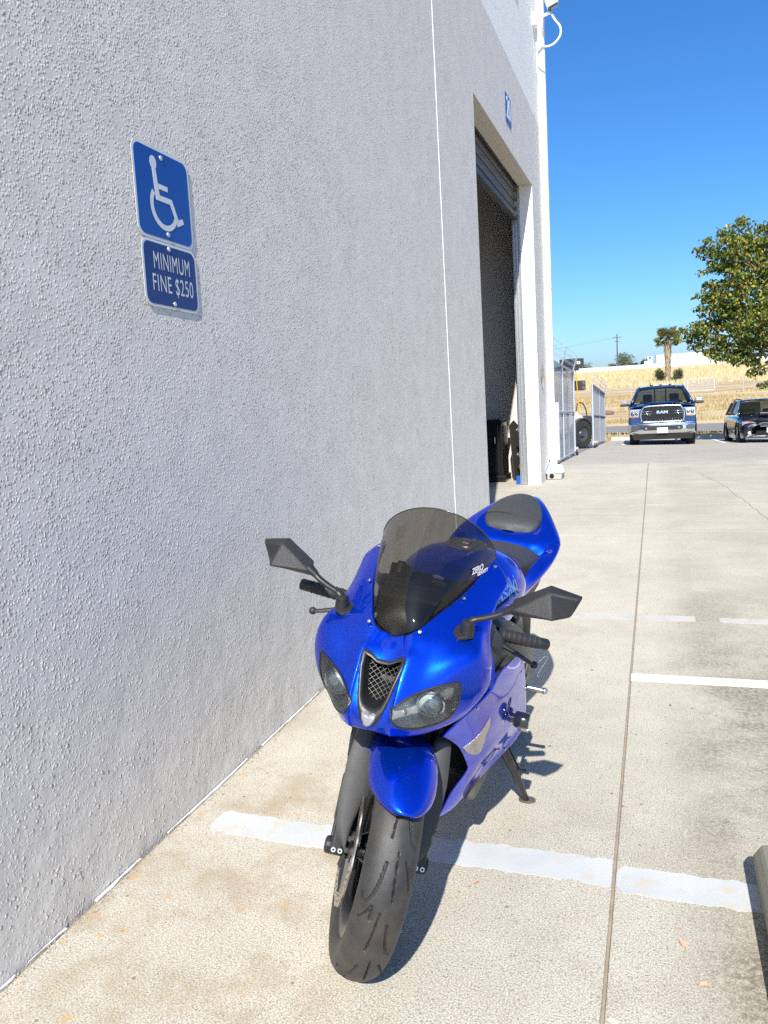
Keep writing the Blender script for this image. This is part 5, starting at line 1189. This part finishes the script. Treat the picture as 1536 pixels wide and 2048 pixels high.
for s in SIDES:
    for y in (.95, 4.72): car_wheel(tk, s*.83, y, .405, .265)
    b = MB(); b.lathe([(s*.70, .45), (s*.995, .46), (s*.995, .50)], 24, 'x', (0, .95, .42), a0=-90, a1=90); car_part(tk, 'wheel_arch', b, TRIM)

# ---- dark hatchback / estate car on the right
CB = m_carpaint('estate_navy', (.006, .010, .022), .3)
SX_, SY_ = 3.28, 26.25
sc_ = empty('estate_car', (SX_, SY_, ter(SX_, SY_+.9)), (math.atan2(ter(SX_, SY_+3.4)-ter(SX_, SY_+.9), 2.5), 0, R(3.0))); tag(sc_, 'dark navy estate car parked to the right of the pickup', 'car')
S2 = []
for y, zc, zs, w_, zl in ((.0, .60, .58, .55, .42), (.06, .66, .64, .76, .24), (.30, .74, .71, .83, .20), (.70, .82, .77, .845, .22), (1.15, .90, .83, .845, .20), (1.40, .93, .86, .845, .20), (2.2, .95, .90, .85, .20), (3.4, .96, .92, .845, .22), (4.1, .95, .92, .82, .24), (4.35, .93, .90, .76, .30)):
    S2.append([(0, y, zc), (w_*.45, y, zc-.008), (w_*.78, y, zs), (w_*.95, y, zs-.06), (w_, y, (zs+zl)/2+.06), (w_*.99, y, (zs+zl)/2-.1), (w_*.95, y, zl)])
b = MB(); b.grid(half(S2, 5, 5)); car_part(sc_, 'body', b, CB, smooth=45)
AR = []
for y, zr, wr, z0_, w0_ in ((1.42, .955, .58, .945, .68), (1.95, 1.36, .56, .95, .80), (2.25, 1.42, .57, .95, .80), (3.0, 1.435, .575, .95, .80), (3.8, 1.40, .565, .95, .79), (4.28, 1.05, .56, .95, .74)):
    AR.append([(0, y, zr), (wr*.6, y, zr-.006), (wr*.95, y, zr-.035), (wr*1.06, y, zr-.09)])
for s in SIDES:
    b = MB(); b.tube(sx([(.74, 1.30, .90), (.66, 1.62, 1.13), (.575, 1.98, 1.345)], s), [.035, .032, .03], 8); car_part(sc_, 'pillar', b, CB, smooth=True)
    b = MB(); b.add(sx([(.765, 1.48, .93), (.80, 2.9, .95), (.80, 3.9, .95), (.615, 3.75, 1.33), (.625, 2.9, 1.375), (.60, 2.02, 1.34)], s), [(0, 1, 4, 5), (1, 2, 3, 4)]); car_part(sc_, 'side_window', b, glass('dark_car_glass', (.10, .11, .12), .3, .02))
    b = MB(); b.tube(sx([(.805, 2.62, .95), (.63, 2.66, 1.37)], s), .03, 6); b.tube(sx([(.805, 3.6, .95), (.63, 3.5, 1.35)], s), .03, 6); car_part(sc_, 'pillar', b, TRIM)
    b = MB(); b.tube(sx(crom([(.54, 2.05, 1.37), (.55, 2.3, 1.425), (.555, 3.2, 1.44), (.54, 3.8, 1.38)], 4), s), .018, 6); car_part(sc_, 'roof_rail', b, TRIM)
    b = MB(); b.sphere((s*.955, 1.60, .985), .085, 14, 10, (1.15, .6, .72)); b.tube(sx([(.80, 1.58, .94), (.92, 1.60, .97)], s), .03, 8); car_part(sc_, 'side_mirror', b, TRIM, smooth=True)
    b = MB(); b.prism(sx([(.36, .045, .60), (.50, .03, .69), (.70, .10, .72), (.80, .22, .70), (.80, .20, .57), (.55, .02, .555)], s), (0, .06, 0)); hl = car_part(sc_, 'headlight', b, LAMP, bevel=.02)
    b = MB(); b.box((s*.775-.02, .16, .58), (s*.775+.025, .20, .68)); b.box((s*.60-.06, .03, .675), (s*.60+.06, .06, .70)); car_part(sc_, 'signal_lens', b, plain('orange_lens', (.55, .12, .03), .3, coat=.8), hl)
    b = MB(); b.sphere((s*.62, .02, .36), .055, 14, 8, (1, .4, 1)); car_part(sc_, 'fog_lamp', b, LAMP, smooth=True)
    for y in (.90, 3.43): car_wheel(sc_, s*.745, y, .315, .205, 7)
    for y in (.90, 3.43):
        b = MB(); b.lathe([(s*.60, .33), (s*.862, .345), (s*.862, .385)], 24, 'x', (0, y, .33), a0=-95, a1=95); car_part(sc_, 'wheel_arch', b, DEEP)
b = MB(); b.grid(half(AR[1:5], 5, 5)); car_part(sc_, 'roof', b, CB, smooth=True, solid=.02)
b = MB(); b.grid(half([[(0, 1.34, .945), (.4, 1.36, .94), (.70, 1.45, .93)], [(0, 1.66, 1.17), (.35, 1.68, 1.165), (.62, 1.74, 1.15)], [(0, 1.97, 1.37), (.3, 1.98, 1.365), (.555, 2.0, 1.34)]])); car_part(sc_, 'windshield', b, glass('shaded_glass', (.22, .25, .25), .2, .02), smooth=True)
b = MB(); b.prism([(-.35, 3.95, .95), (.35, 3.95, .95), (.3, 3.8, 1.35), (-.3, 3.8, 1.35)], (0, .02, 0)); car_part(sc_, 'rear_window', b, CARGL)
b = MB(); b.prism([(x*.34, -.012, .60+z*.045) for x, z in ((-1, .6), (-.8, 1), (.8, 1), (1, .6), (.9, -1), (-.9, -1))], (0, .03, 0)); gr_ = car_part(sc_, 'grille', b, TRIM)
P = [(x*.35, -.016, .60+z*.052) for x, z in ((-1, .6), (-.8, 1), (.8, 1), (1, .6), (.9, -1), (-.9, -1))]; b = MB(); b.tube(P+[P[0], P[1]], .010, 6, caps=False); car_part(sc_, 'grille_surround', b, CCHR, gr_)
b = MB(); b.prism([(-.42, -.02, .42), (.42, -.02, .42), (.46, -.01, .28), (-.46, -.01, .28)], (0, .05, 0)); car_part(sc_, 'lower_intake', b, DEEP)
b = MB(); b.box((-.15, -.035, .36), (.15, -.025, .50)); car_part(sc_, 'licence_plate', b, plain('plate_white', (.75, .75, .74), .5))
b = MB(); b.box((-.22, .78, .90), (.22, 1.05, .965)); car_part(sc_, 'hood_scoop', b, CB, bevel=.02)
b = MB(); b.tube([(-.10, 2.0, 1.30), (-.10, 2.0, 1.18)], .003, 4); b.sphere((-.10, 2.0, 1.13), .05, 10, 8, (.8, .4, 1.1)); car_part(sc_, 'hanging_tag', b, plain('teal_tag', (.02, .42, .36), .6))
b = MB(); b.box((-.70, 1.5, .3), (.70, 4.1, .6)); b.box((-.6, 1.9, .6), (-.15, 2.5, 1.1)); b.box((.15, 1.9, .6), (.6, 2.5, 1.1)); car_part(sc_, 'cabin', b, SEATF, bevel=.03)
b = MB(); b.tube([(-.60, 1.33, .96), (-.25, 1.36, .985), (.1, 1.34, .965)], .008, 5); b.tube([(.05, 1.33, .965), (.4, 1.36, .985), (.66, 1.40, .955)], .008, 5); car_part(sc_, 'wiper', b, TRIM)

# ---- chain link gates
def chain(b, p0, p1, z0, z1, cell=.075, rad=.0019):
    """woven diamond wire between two uprights (ground drop included)"""
    p0 = Vector(p0); p1 = Vector(p1); L = (p1-p0).length; H_ = z1-z0; d = (p1-p0)/L; n_ = int((L+H_)/cell)
    for sg in (1, -1):
        for k in range(n_):
            s0 = k*cell-H_ if sg > 0 else k*cell
            a, bb = (s0, s0+H_) if sg > 0 else (s0, s0-H_)
            t0, t1 = 0.0, 1.0; lo, hi = 0.0, L
            da = bb-a
            ta, tb = (lo-a)/da, (hi-a)/da; t0 = max(0, min(ta, tb)); t1 = min(1, max(ta, tb))
            if t1-t0 < .02: continue
            q0 = p0+d*(a+da*t0)+Vector((0, 0, z0+H_*t0)); q1 = p0+d*(a+da*t1)+Vector((0, 0, z0+H_*t1)); off_ = Vector((d.y, -d.x, 0))*.003*sg
            b.tube([q0+off_, q1+off_], rad, 3, caps=False)
FG = plain('fence_galv', (.60, .63, .66), .40, .55, var=.12); CW = plain('chain_wire', (.30, .325, .35), .45, .4, var=.3)
def gate(name, label, a, bb, hgt, wheel_at, arms=True, net=False):
    A = Vector((a[0], a[1], ter(*a)+.10)); B = Vector((bb[0], bb[1], ter(*bb)+.10)); g = empty(name, (A.x, A.y, A.z-.1)); tag(g, label, 'gate', 'chain-link yard gates')
    ma = MB(); ma.tube([A, A+Vector((0, 0, hgt))], .030, 10); part(g, 'post', ma, FG, smooth=40)
    ma = MB(); ma.tube([B, B+Vector((0, 0, hgt))], .030, 10); part(g, 'post', ma, FG, smooth=40)
    M_ = A.lerp(B, .5); ma = MB(); ma.tube([M_, M_+Vector((0, 0, hgt))], .022, 8); part(g, 'post', ma, FG, smooth=40)
    for z in (.0, hgt*.5, hgt):
        ma = MB(); ma.tube([A+Vector((0, 0, z)), B+Vector((0, 0, z))], .021, 8); part(g, 'rail', ma, FG, smooth=40)
    ma = MB(); chain(ma, A, B-Vector((0, 0, B.z-A.z))*0, 0, hgt); o = part(g, 'chain_link', ma, CW, clean=False); o['kind'] = 'stuff'
    for t in wheel_at:
        p = A.lerp(B, t); ma = MB(); ma.lathe([(-.022, .02), (-.022, .085), (.022, .085), (.022, .02)], 20, 'x', (p.x+.05, p.y, p.z-.015)); part(g, 'caster', ma, RUB, smooth=40)
        ma = MB(); ma.box((p.x-.02, p.y-.06, p.z-.02), (p.x+.08, p.y+.06, p.z+.09)); part(g, 'caster_bracket', ma, FG)
    if arms:
        for t in (0, .5, 1):
            p = A.lerp(B, t)+Vector((0, 0, hgt)); ma = MB(); ma.tube([p, p+Vector((.10, .02, .34))], [.018, .014], 6); part(g, 'barb_arm', ma, FG)
        for k in range(3):
            f = .12+k*.11; P = []
            for i in range(13):
                t = i/12; p = A.lerp(B, t)+Vector((.10*f/.34, 0, hgt+f-.01*math.sin(t*math.pi*2))); P.append(p)
            ma = MB(); ma.tube(P, .0035, 4)
            for i in range(40):
                t = (i+.5)/40; p = A.lerp(B, t)+Vector((.10*f/.34, 0, hgt+f)); ma.tube([p+Vector((.02, .02, .02)), p-Vector((.02, .02, .02))], .002, 3)
            part(g, 'barbed_wire', ma, FG)
    return g
gate('yard_gate', 'chain-link gate leaf next to the downspout in line with the warehouse wall', (-1.70, 13.55), (-1.76, 18.7), 1.80, (1.0,))
gate('yard_gate', 'far chain-link gate leaf on casters between forklift and pickup', (-1.70, 23.6), (-1.80, 31.0), 1.72, (.0, .12))
# leaning second layer of mesh on the near gate
ma = MB(); A_ = Vector((-1.80, 13.6, 0)); chain(ma, A_, Vector((-1.84, 18.2, -.2)), .02, 1.86, .10)
g_ = empty('mesh_screen', (-1.8, 13.6, 0)); tag(g_, 'loose sheet of chain-link mesh hung behind the near gate leaf', 'mesh'); o = part(g_, 'chain_link', ma, CW, clean=False); o['kind'] = 'stuff'
ma = MB(); ma.tube([(-1.80, 13.6, 0), (-1.80, 13.6, 1.95)], .024, 8); ma.tube([(-1.84, 18.2, -.2), (-1.84, 18.2, 1.75)], .024, 8); part(g_, 'post', ma, FG)

# ---- forklift behind the gate
fk = empty('forklift', (-2.75, 23.4, ter(-2.75, 23.4)), (0, 0, R(55))); tag(fk, 'cream forklift with black counterweight standing behind the chain-link gate', 'forklift')
FKB = plain('forklift_cream', (.62, .58, .48), .4, coat=.4, var=.1); FKD = plain('forklift_dark', (.045, .048, .052), .45, var=.2); YEL = plain('guard_yellow', (.75, .36, .02), .4); RED = plain('guard_red', (.45, .06, .03), .4)
def fkp(name, mb, mat, parent=fk, **kw): return mb.build(name, mat, parent, **kw)
bd = []
for x, z in ((-1.3, .95), (-.6, .98), (0, 1.02), (.35, 1.02), (.55, .95), (.68, .78)):
    bd.append([(x, -.55, .45), (x, -.58, z*.8), (x, -.48, z), (x, 0, z+.03), (x, .48, z), (x, .58, z*.8), (x, .55, .45)])
b = MB(); b.grid(csurf(bd, 4, 5)); fkp('body', b, FKB, smooth=True)
b = MB(); b.prism([(.50, -.58, .30), (1.02, -.58, .30), (1.06, -.58, .62), (.98, -.58, .88), (.62, -.58, .90)], (0, 1.16, 0)); fkp('counterweight', b, FKD, bevel=.06)
b = MB(); b.box((-1.35, -.52, .25), (.55, .52, .5)); fkp('chassis', b, FKD, bevel=.03)
for y in (-.56, .56):
    b = MB(); b.tube([(.42, y, .95), (.30, y, 2.20)], .014, 8); fkp('guard_pillar', b, YEL if y < 0 else RED)
    b = MB(); b.tube([(-.95, y, .95), (-.80, y, 2.20)], .018, 8); fkp('guard_pillar', b, YEL)
b = MB(); b.box((-.95, -.60, 2.18), (.40, -.52, 2.30)); b.box((-.95, .52, 2.18), (.40, .60, 2.30))
for i in range(7): b.box((-.9+i*.2, -.56, 2.22), (-.84+i*.2, .56, 2.27))
fkp('overhead_guard', b, FKD, bevel=.01)
b = MB()
for y in (-.28, .28):
    for x in (-1.50, -1.62): b.box((x, y-.05, .1), (x+.08, y+.05, 2.75))
b.box((-1.62, -.33, 2.62), (-1.40, .33, 2.76)); b.box((-1.62, -.33, 1.2), (-1.45, .33, 1.3)); fkp('mast', b, FKD, bevel=.008)
for y in (-.22, .22): b = MB(); b.box((-2.6, y-.06, .08), (-1.62, y+.06, .13)); b.box((-1.68, y-.06, .08), (-1.62, y+.06, .7)); fkp('fork', b, FKD)
b = MB(); b.box((.15, -.60, 2.30), (.62, -.10, 2.52)); fkp('work_lamp_box', b, FKD, bevel=.02)
b = MB(); b.box((.30, -.612, 2.36), (.44, -.602, 2.44)); fkp('sticker', b, plain('label_white', (.8, .78, .74), .5))
b = MB(); b.box((.34, -.616, 2.38), (.39, -.613, 2.42)); fkp('sticker_mark', b, plain('label_red', (.6, .08, .03), .5))
b = MB(); b.box((.42, -.62, 1.62), (.66, -.36, 1.90)); fkp('fan_housing', b, FKD, bevel=.03)
for z in (1.69, 1.83): b = MB(); b.lathe([(-.632, 0), (-.632, .055), (-.62, .06)], 16, 'y', (.56, 0, z)); fkp('fan', b, plain('fan_brown', (.16, .12, .09), .5))
b = MB(); b.tube(crom([(.35, -.5, 1.05), (.42, -.5, 1.25), (.62, -.5, 1.26), (.78, -.5, 1.05), (.80, -.5, .85)], 5), .018, 8); fkp('hose', b, FKD, smooth=True)
for x, r2 in ((-.95, .36), (.42, .40)):
    for y in (-.56, .56):
        b = MB(); b.lathe([(y-.13, r2*.55), (y-.13, r2*.92), (y-.09, r2), (y+.09, r2), (y+.13, r2*.92), (y+.13, r2*.55)], 36, 'y', (x, 0, r2), closed=True)
        for i in range(26):
            a = 2*math.pi*i/26; b.box((-.014, y-.12, r2-.02), (.014, y+.12, r2+.016), Matrix.Translation((x, 0, r2)) @ Matrix.Rotation(a, 4, 'Y'))
        t = fkp('wheel', b, RUB, smooth=35); b = MB(); s_ = -1 if y < 0 else 1; b.lathe([(y+s_*.10, 0), (y+s_*.10, r2*.2), (y+s_*.05, r2*.3), (y+s_*.10, r2*.56)], 24, 'y', (x, 0, r2)); fkp('rim', b, FKD, t, smooth=35)
    b = MB(); b.lathe([(-.70, r2+.05), (-.40, r2+.05)], 20, 'y', (x, 0, r2), a0=-80, a1=75); fkp('mudguard', b, FKD, solid=.03)

# ---- field fence, palm, shrubs, power pole, freeway
def fpost(x, y, h_=1.75): 
    b = MB(); z = ter(x, y)+bumpy(x, y)-.1; b.tube([(x, y, z), (x, y, z+h_)], .045, 6); return b
PX = [-9.5, -6.1, -2.6, .3, 3.15, 5.35, 9.0, 10.05, 13, 17]
ff = empty('field_fence', (0, 95, ter(0, 95))); tag(ff, 'low wire fence on steel posts across the dry field behind the pickup', 'fence')
for x in PX: part(ff, 'post', fpost(x, 95), FG)
for z in (.55, 1.05, 1.5):
    b = MB(); b.tube([(x, 95, ter(x, 95)+bumpy(x, 95)+z) for x in lin(-9.5, 17, 30)], .014, 4); part(ff, 'wire', b, FG)
pg_ = empty('field_gate', (4.3, 94.6, ter(4.3, 94.6))); tag(pg_, 'grey mesh panel gate in the field fence right of the pickup roof', 'gate')
b = MB(); z0_ = ter(4.3, 94.6)+.1; b.box((3.3, 94.58, z0_), (6.1, 94.62, z0_+.06)); b.box((3.3, 94.58, z0_+1.3), (6.1, 94.62, z0_+1.36)); b.box((3.3, 94.58, z0_), (3.36, 94.62, z0_+1.36)); b.box((6.04, 94.58, z0_), (6.1, 94.62, z0_+1.36)); part(pg_, 'gate_frame', b, FG)
b = MB(); chain(b, (3.3, 94.6, z0_), (6.1, 94.6, z0_), 0, 1.33, .13, .006); o = part(pg_, 'chain_link', b, FG, clean=False); o['kind'] = 'stuff'

PB = Vector((2.3, 165, ter(2.3, 165)+bumpy(2.3, 165)-.2)); pm = empty('palm_tree', PB); tag(pm, 'tall fan palm with a shaggy skirt of dead fronds on the embankment', 'palm')
b = MB(); b.tube([PB, PB+Vector((.1, 0, 4)), PB+Vector((.05, 0, 8.3))], [.42, .34, .32], 12); part(pm, 'trunk', b, BARK)
b = MB(); r_ = random.Random(5)
def frond(b, p, d, L, nb, wd, sag):
    d = d.normalized(); side = d.cross(Vector((0, 0, 1))).normalized() if abs(d.z) < .95 else Vector((1, 0, 0)); tip = p+d*L*.55
    b.tube([p, tip], [.04, .02], 4)
    for i in range(nb):
        a = R(-75+150*i/(nb-1)); e = (d*math.cos(a)+side*math.sin(a)); e = Vector((e.x, e.y, e.z-sag*abs(math.sin(a))-.25)).normalized(); q = tip+e*L*.5; nrm = e.cross(side).normalized()*wd
        b.add([tip, tip+e*L*.25+nrm, q, tip+e*L*.25-nrm], [(0, 1, 2), (0, 2, 3)])
top = PB+Vector((.05, 0, 8.6))
for i in range(60):
    a = r_.uniform(0, 6.28); el = r_.uniform(-.5, 1.2); frond(b, top+Vector((0, 0, r_.uniform(-.5, .3))), Vector((math.cos(a)*math.cos(el), math.sin(a)*math.cos(el), math.sin(el))), r_.uniform(2.1, 2.9), 15, .09, .5)
part(pm, 'crown', b, leafmat('palm_leaf', [(0, (.04, .07, .02)), (.6, (.12, .15, .04)), (.85, (.28, .24, .06)), (1, (.40, .30, .09))], .5, .2), clean=False)
b = MB()
for i in range(900):
    a = r_.uniform(0, 6.28); z = r_.uniform(1.2, 8.3); rr = .30+.36*(z/8.3)**1.2*r_.uniform(.4, 1); p = PB+Vector((rr*math.cos(a), rr*math.sin(a), z)); L = r_.uniform(.5, 1.3); e = Vector((math.cos(a)*r_.uniform(0, .35), math.sin(a)*r_.uniform(0, .35), -1)).normalized(); sd = Vector((-math.sin(a), math.cos(a), 0))*r_.uniform(.03, .09)
    b.add([p-sd, p+sd, p+e*L+sd*.3, p+e*L-sd*.3], [(0, 1, 2, 3)])
for i in range(160):
    a = r_.uniform(0, 6.28); p = PB+Vector((.3*math.cos(a), .3*math.sin(a), r_.uniform(.9, 1.8))); e = PB+Vector((r_.uniform(.6, 1.3)*math.cos(a), r_.uniform(.6, 1.3)*math.sin(a), .1)); sd = Vector((-math.sin(a), math.cos(a), 0))*.05
    b.add([p-sd, p+sd, e+sd*.5, e-sd*.5], [(0, 1, 2, 3)])
part(pm, 'dead_fronds', b, leafmat('dead_frond', [(0, (.20, .14, .08)), (.5, (.34, .25, .15)), (1, (.50, .40, .27))], .8, .1), clean=False)
SHRUB = leafmat('shrub_leaf', [(0, (.016, .028, .010)), (.6, (.04, .06, .02)), (1, (.09, .10, .035))], .6, .15); PALE = leafmat('pale_tree_leaf', [(0, (.045, .07, .03)), (.6, (.10, .14, .06)), (1, (.18, .20, .09))], .6, .2)
def shrub(name, label, x, y, h_, w_, mat, cat='shrub', n_=1500, size=.22, seed=1, trunk=True, group=None, z=None):
    z = ter(x, y)+bumpy(x, y)-.15 if z is None else z; o = empty(name, (x, y, z)); tag(o, label, cat, group); r_ = random.Random(seed); b = MB()
    for k in range(9):
        a = r_.uniform(0, 6.28); q = (x+w_*.34*math.cos(a)*r_.random(), y+w_*.34*math.sin(a), z+h_*r_.uniform(.22, .72)); leaves(b, r_, q, min(h_, w_)*.33, n_//9, size, .1, (w_/h_ if w_ > h_ else 1, 1, 1), .4)
    part(o, 'crown', b, mat, clean=False)
    b = MB()
    for k in range(5): a = k*1.26; b.tube([(x, y, z), (x+w_*.2*math.cos(a), y+w_*.2*math.sin(a), z+h_*.6)], [h_*.03, h_*.01], 6)
    part(o, 'trunk', b, BARK)
shrub('oleander_shrub', 'dark round shrub on the left of the palm foot', .62, 160, 3.3, 2.6, SHRUB, seed=3)
shrub('oleander_shrub', 'dark upright shrub on the right of the palm foot', 3.75, 161, 3.1, 2.0, SHRUB, seed=4)
shrub('roadside_tree', 'pale green tree behind the freeway wall at the power pole', -10.4, 306, 7.2, 7.5, PALE, 'tree', 1600, .5, 5, z=4.8)
shrub('roadside_tree', 'small pale tree just left of the power pole', -14.6, 306, 4.2, 3.2, PALE, 'tree', 700, .5, 6, z=4.8)
shrub('roadside_tree', 'low wide tree on the far left over the freeway wall', -26, 306, 3.9, 9.5, PALE, 'tree', 1300, .5, 7, z=4.8)
shrub('roadside_tree', 'small dark tree beyond the freeway left of the truck cab', -3.9, 310, 4.4, 2.6, SHRUB, 'tree', 600, .5, 8, z=4.8)
shrub('roadside_tree', 'low hedge-like tree far beyond the freeway wall near the cab', -6.6, 312, 2.9, 4.4, SHRUB, 'tree', 600, .5, 9, z=4.8)
shrub('roadside_tree', 'rounded tree behind the freeway seen under the elm branches', 31.5, 306, 5.2, 4.0, SHRUB, 'tree', 700, .5, 10, z=4.8)
pp_ = empty('power_pole', (-12.7, 300, 4.8)); tag(pp_, 'wooden power pole with two cross arms beyond the freeway', 'power pole'); WOOD = plain('pole_wood', (.10, .085, .07), .9)
b = MB(); b.tube([(-12.7, 300, 4.6), (-12.7, 300, 17.6)], [.26, .18], 8); part(pp_, 'pole', b, WOOD)
for z, w_ in ((16.3, 1.5), (15.0, .8)): b = MB(); b.box((-12.7-w_, 299.8, z), (-12.7+w_, 299.95, z+.22)); part(pp_, 'cross_arm', b, WOOD)
for dx in (-1.3, 1.3):
    P = [(-12.7+dx-60*t, 300, 16.6-10*t*(1-t)*.5-4*t) for t in np.linspace(0, 1, 14)]; b = MB(); b.tube(P, .015, 3); part(pp_, 'wire', b, DEEP)
lp_ = empty('light_pole', (6.84, 287, 4.8)); tag(lp_, 'thin grey light pole on the freeway in front of the trailer', 'light pole'); b = MB(); b.tube([(6.84, 279, 4.4), (6.84, 279, 11.8)], [.10, .06], 6); part(lp_, 'pole', b, FG)
# freeway: road deck, white concrete barrier
tag(MB().box((-400, 276, 4.0), (400, 300, 4.85)).build('freeway', ASPH), kind='structure')
bw = empty('freeway_barrier', (0, 275.7, 4.2)); tag(bw, 'long white concrete barrier along the top of the embankment', 'barrier'); WB = plain('barrier_white', (.62, .61, .59), .8, var=.06)
for i in range(-20, 21): b = MB(); b.prism([(i*6-2.99, 275.4, 4.2), (i*6-2.99, 276.0, 4.2), (i*6-2.99, 275.85, 6.0), (i*6-2.99, 275.55, 6.0)], (5.98, 0, 0)); part(bw, 'barrier_segment', b, WB)
# semi-trailer truck on the freeway
tt = empty('semi_truck', (-3, 285, 4.85)); tag(tt, 'white semi-trailer with blue lettering driving on the freeway', 'truck')
b = MB(); b.box((.1, 284.0, 6.15), (16.3, 286.5, 8.95)); trl = part(tt, 'trailer', b, plain('trailer_white', (.62, .63, .64), .5, var=.03), bevel=.03)
b = MB(); b.box((.06, 283.99, 6.1), (.45, 286.51, 8.97)); part(tt, 'trailer_nose', b, plain('nose_grey', (.16, .19, .24), .5))
LB = plain('letter_blue', (.10, .20, .45), .6)
t = text_mesh('trailer_lettering', 'Walmart', 1.75, LB, None, Matrix.Translation((9.4, 283.985, 7.75)) @ Matrix.Rotation(R(90), 4, 'X'), .004, 1.05); t.parent = tt; t.matrix_parent_inverse = off(tt)
b = MB(); b.box((-2.55, 284.1, 5.6), (-.75, 286.4, 8.65)); b.box((-3.5, 284.1, 5.6), (-2.55, 286.4, 7.2)); part(tt, 'cab', b, plain('cab_white', (.72, .73, .74), .4), bevel=.12)
b = MB(); b.box((-2.1, 284.08, 7.85), (-1.25, 284.09, 8.55)); b.box((-1.9, 284.08, 7.1), (-1.3, 284.09, 7.3)); part(tt, 'cab_panel', b, plain('panel_blue', (.02, .13, .42), .4))
b = MB(); b.box((-2.75, 284.09, 7.1), (-2.35, 284.1, 8.0)); part(tt, 'cab_window', b, TRIM)
for x in (-3.0, -1.0, .6, 13.2, 14.5):
    b = MB(); b.lathe([(284.0, .25), (284.0, .5), (284.4, .5), (284.4, .25)], 20, 'y', (x, 0, 5.35)); part(tt, 'wheel', b, RUB)
b = MB(); b.box((3, 284.4, 5.5), (11.5, 284.45, 6.1)); b.box((0.2, 284.6, 5.9), (16, 286, 6.15)); part(tt, 'side_skirt', b, plain('skirt_white', (.6, .6, .6), .5))

# ---- dry weeds along the kerb and over the field (uncountable)
def blades(name, n_, xr, yr, hr, mat, seed, cond=None):
    r_ = random.Random(seed); b = MB()
    for _ in range(n_):
        x, y = r_.uniform(*xr), r_.uniform(*yr)
        if cond and not cond(x, y): continue
        z = ter(x, y)+bumpy(x, y)-.06; h_ = r_.uniform(*hr); a = r_.uniform(0, 3.14); w_ = h_*.10; lx, ly = r_.uniform(-.4, .4)*h_, r_.uniform(-.4, .4)*h_
        b.add([(x-w_*math.cos(a), y-w_*math.sin(a), z), (x+w_*math.cos(a), y+w_*math.sin(a), z), (x+lx, y+ly, z+h_)], [(0, 1, 2)])
    o = b.build(name, mat, clean=False); o['kind'] = 'stuff'; tag(o, 'dry straw-coloured weeds and grass across the field', 'grass'); return o
STRAW = leafmat('straw', [(0, (.30, .20, .08)), (.5, (.52, .38, .17)), (.85, (.64, .50, .26)), (1, (.22, .22, .08))], .8, .2)
blades('dry_grass', 14000, (-14, 16), (33.9, 40.2), (.05, .22), STRAW, 1)
blades('dry_grass', 26000, (-14, 22), (50, 92), (.10, .36), STRAW, 2, lambda x, y: mnoise.noise(Vector((x*.12, y*.10, 3))) > -.12)
blades('dry_grass', 34000, (-45, 55), (128, 272), (.35, .9), leafmat('gold_straw', [(0, (.46, .35, .16)), (.5, (.62, .50, .27)), (1, (.76, .64, .40))], .8, .2), 3)
r_ = random.Random(2); b = MB(); b.sphere((0, 0, 0), 1, 12, 8); b.v = [(v[0]*(.55+.2*mnoise.noise(Vector(v)*2)), v[1]*.4, v[2]*(.24+.12*mnoise.noise(Vector(v)*3))) for v in b.v]
o = b.build('boulder', plain('rock_brown', (.16, .12, .09), .9, var=.4), smooth=True); o.location = (-3.35, 62, ter(-3.35, 62)+bumpy(-3.35, 62)+.05); o.scale = (.8, .8, .8); tag(o, 'dark boulder lying in the dry field right of the far gate', 'rock')

# ---- fallen leaves and pebbles on the slabs
LF = [(.055, 2.005, .030, .6), (.10, 1.865, .032, 2.0), (.215, 1.75, .026, .3), (-.105, 1.69, .034, 1.1), (-.52, 2.14, .026, 2.6), (-1.15, 2.86, .022, .9), (.05, 3.62, .016, .2), (.14, 3.60, .012, 1.2), (-.16, 2.76, .012, .5), (-.32, 4.02, .016, 2.1), (-.42, 3.10, .014, 1.0)]
for i, (x, y, s, a) in enumerate(LF):
    b = MB(); P = [(0, -.5, 0), (.30, -.15, .10), (.22, .25, .16), (0, .55, .05), (-.26, .2, .16), (-.28, -.18, .08)]
    b.add([(px_*s*math.cos(a)-py_*s*math.sin(a)+x, px_*s*math.sin(a)+py_*s*math.cos(a)+y, pz_*s+.002) for px_, py_, pz_ in P], [(0, 1, 2), (0, 2, 3), (0, 3, 4), (0, 4, 5)])
    col = ('leaf_pinkish', (.55, .36, .26)) if i in (0, 1, 4) else (('leaf_yellow', (.70, .50, .05)) if i == 5 else (('leaf_pale', (.62, .52, .36)) if i == 3 else ('leaf_brown', (.26, .13, .06))))
    o = b.build('fallen_leaf', plain(*col, .7), smooth=True)
    LAB = ['pink-tan dry leaf on the right slab, farther of the two near the wheel stop', 'pink-tan dry leaf on the right slab, nearer of the two by the wheel stop', 'orange-brown leaf scrap against the wheel stop', 'pale dry leaf lying on the slab joint near the bottom edge', 'small tan leaf on the grey stripe right of the front wheel', 'small yellow leaf between the wall and the front fairing', 'brown leaf crumb on the right slab below the white line', 'tiny brown crumb beside the leaf below the white line', 'brown leaf scrap in the slab joint beside the mirror shadow', 'brown leaf scrap left of the slab joint near the white line', 'small brown leaf in front of the motorcycle shadow']
    tag(o, LAB[i], 'leaf', 'fallen leaves on the concrete')
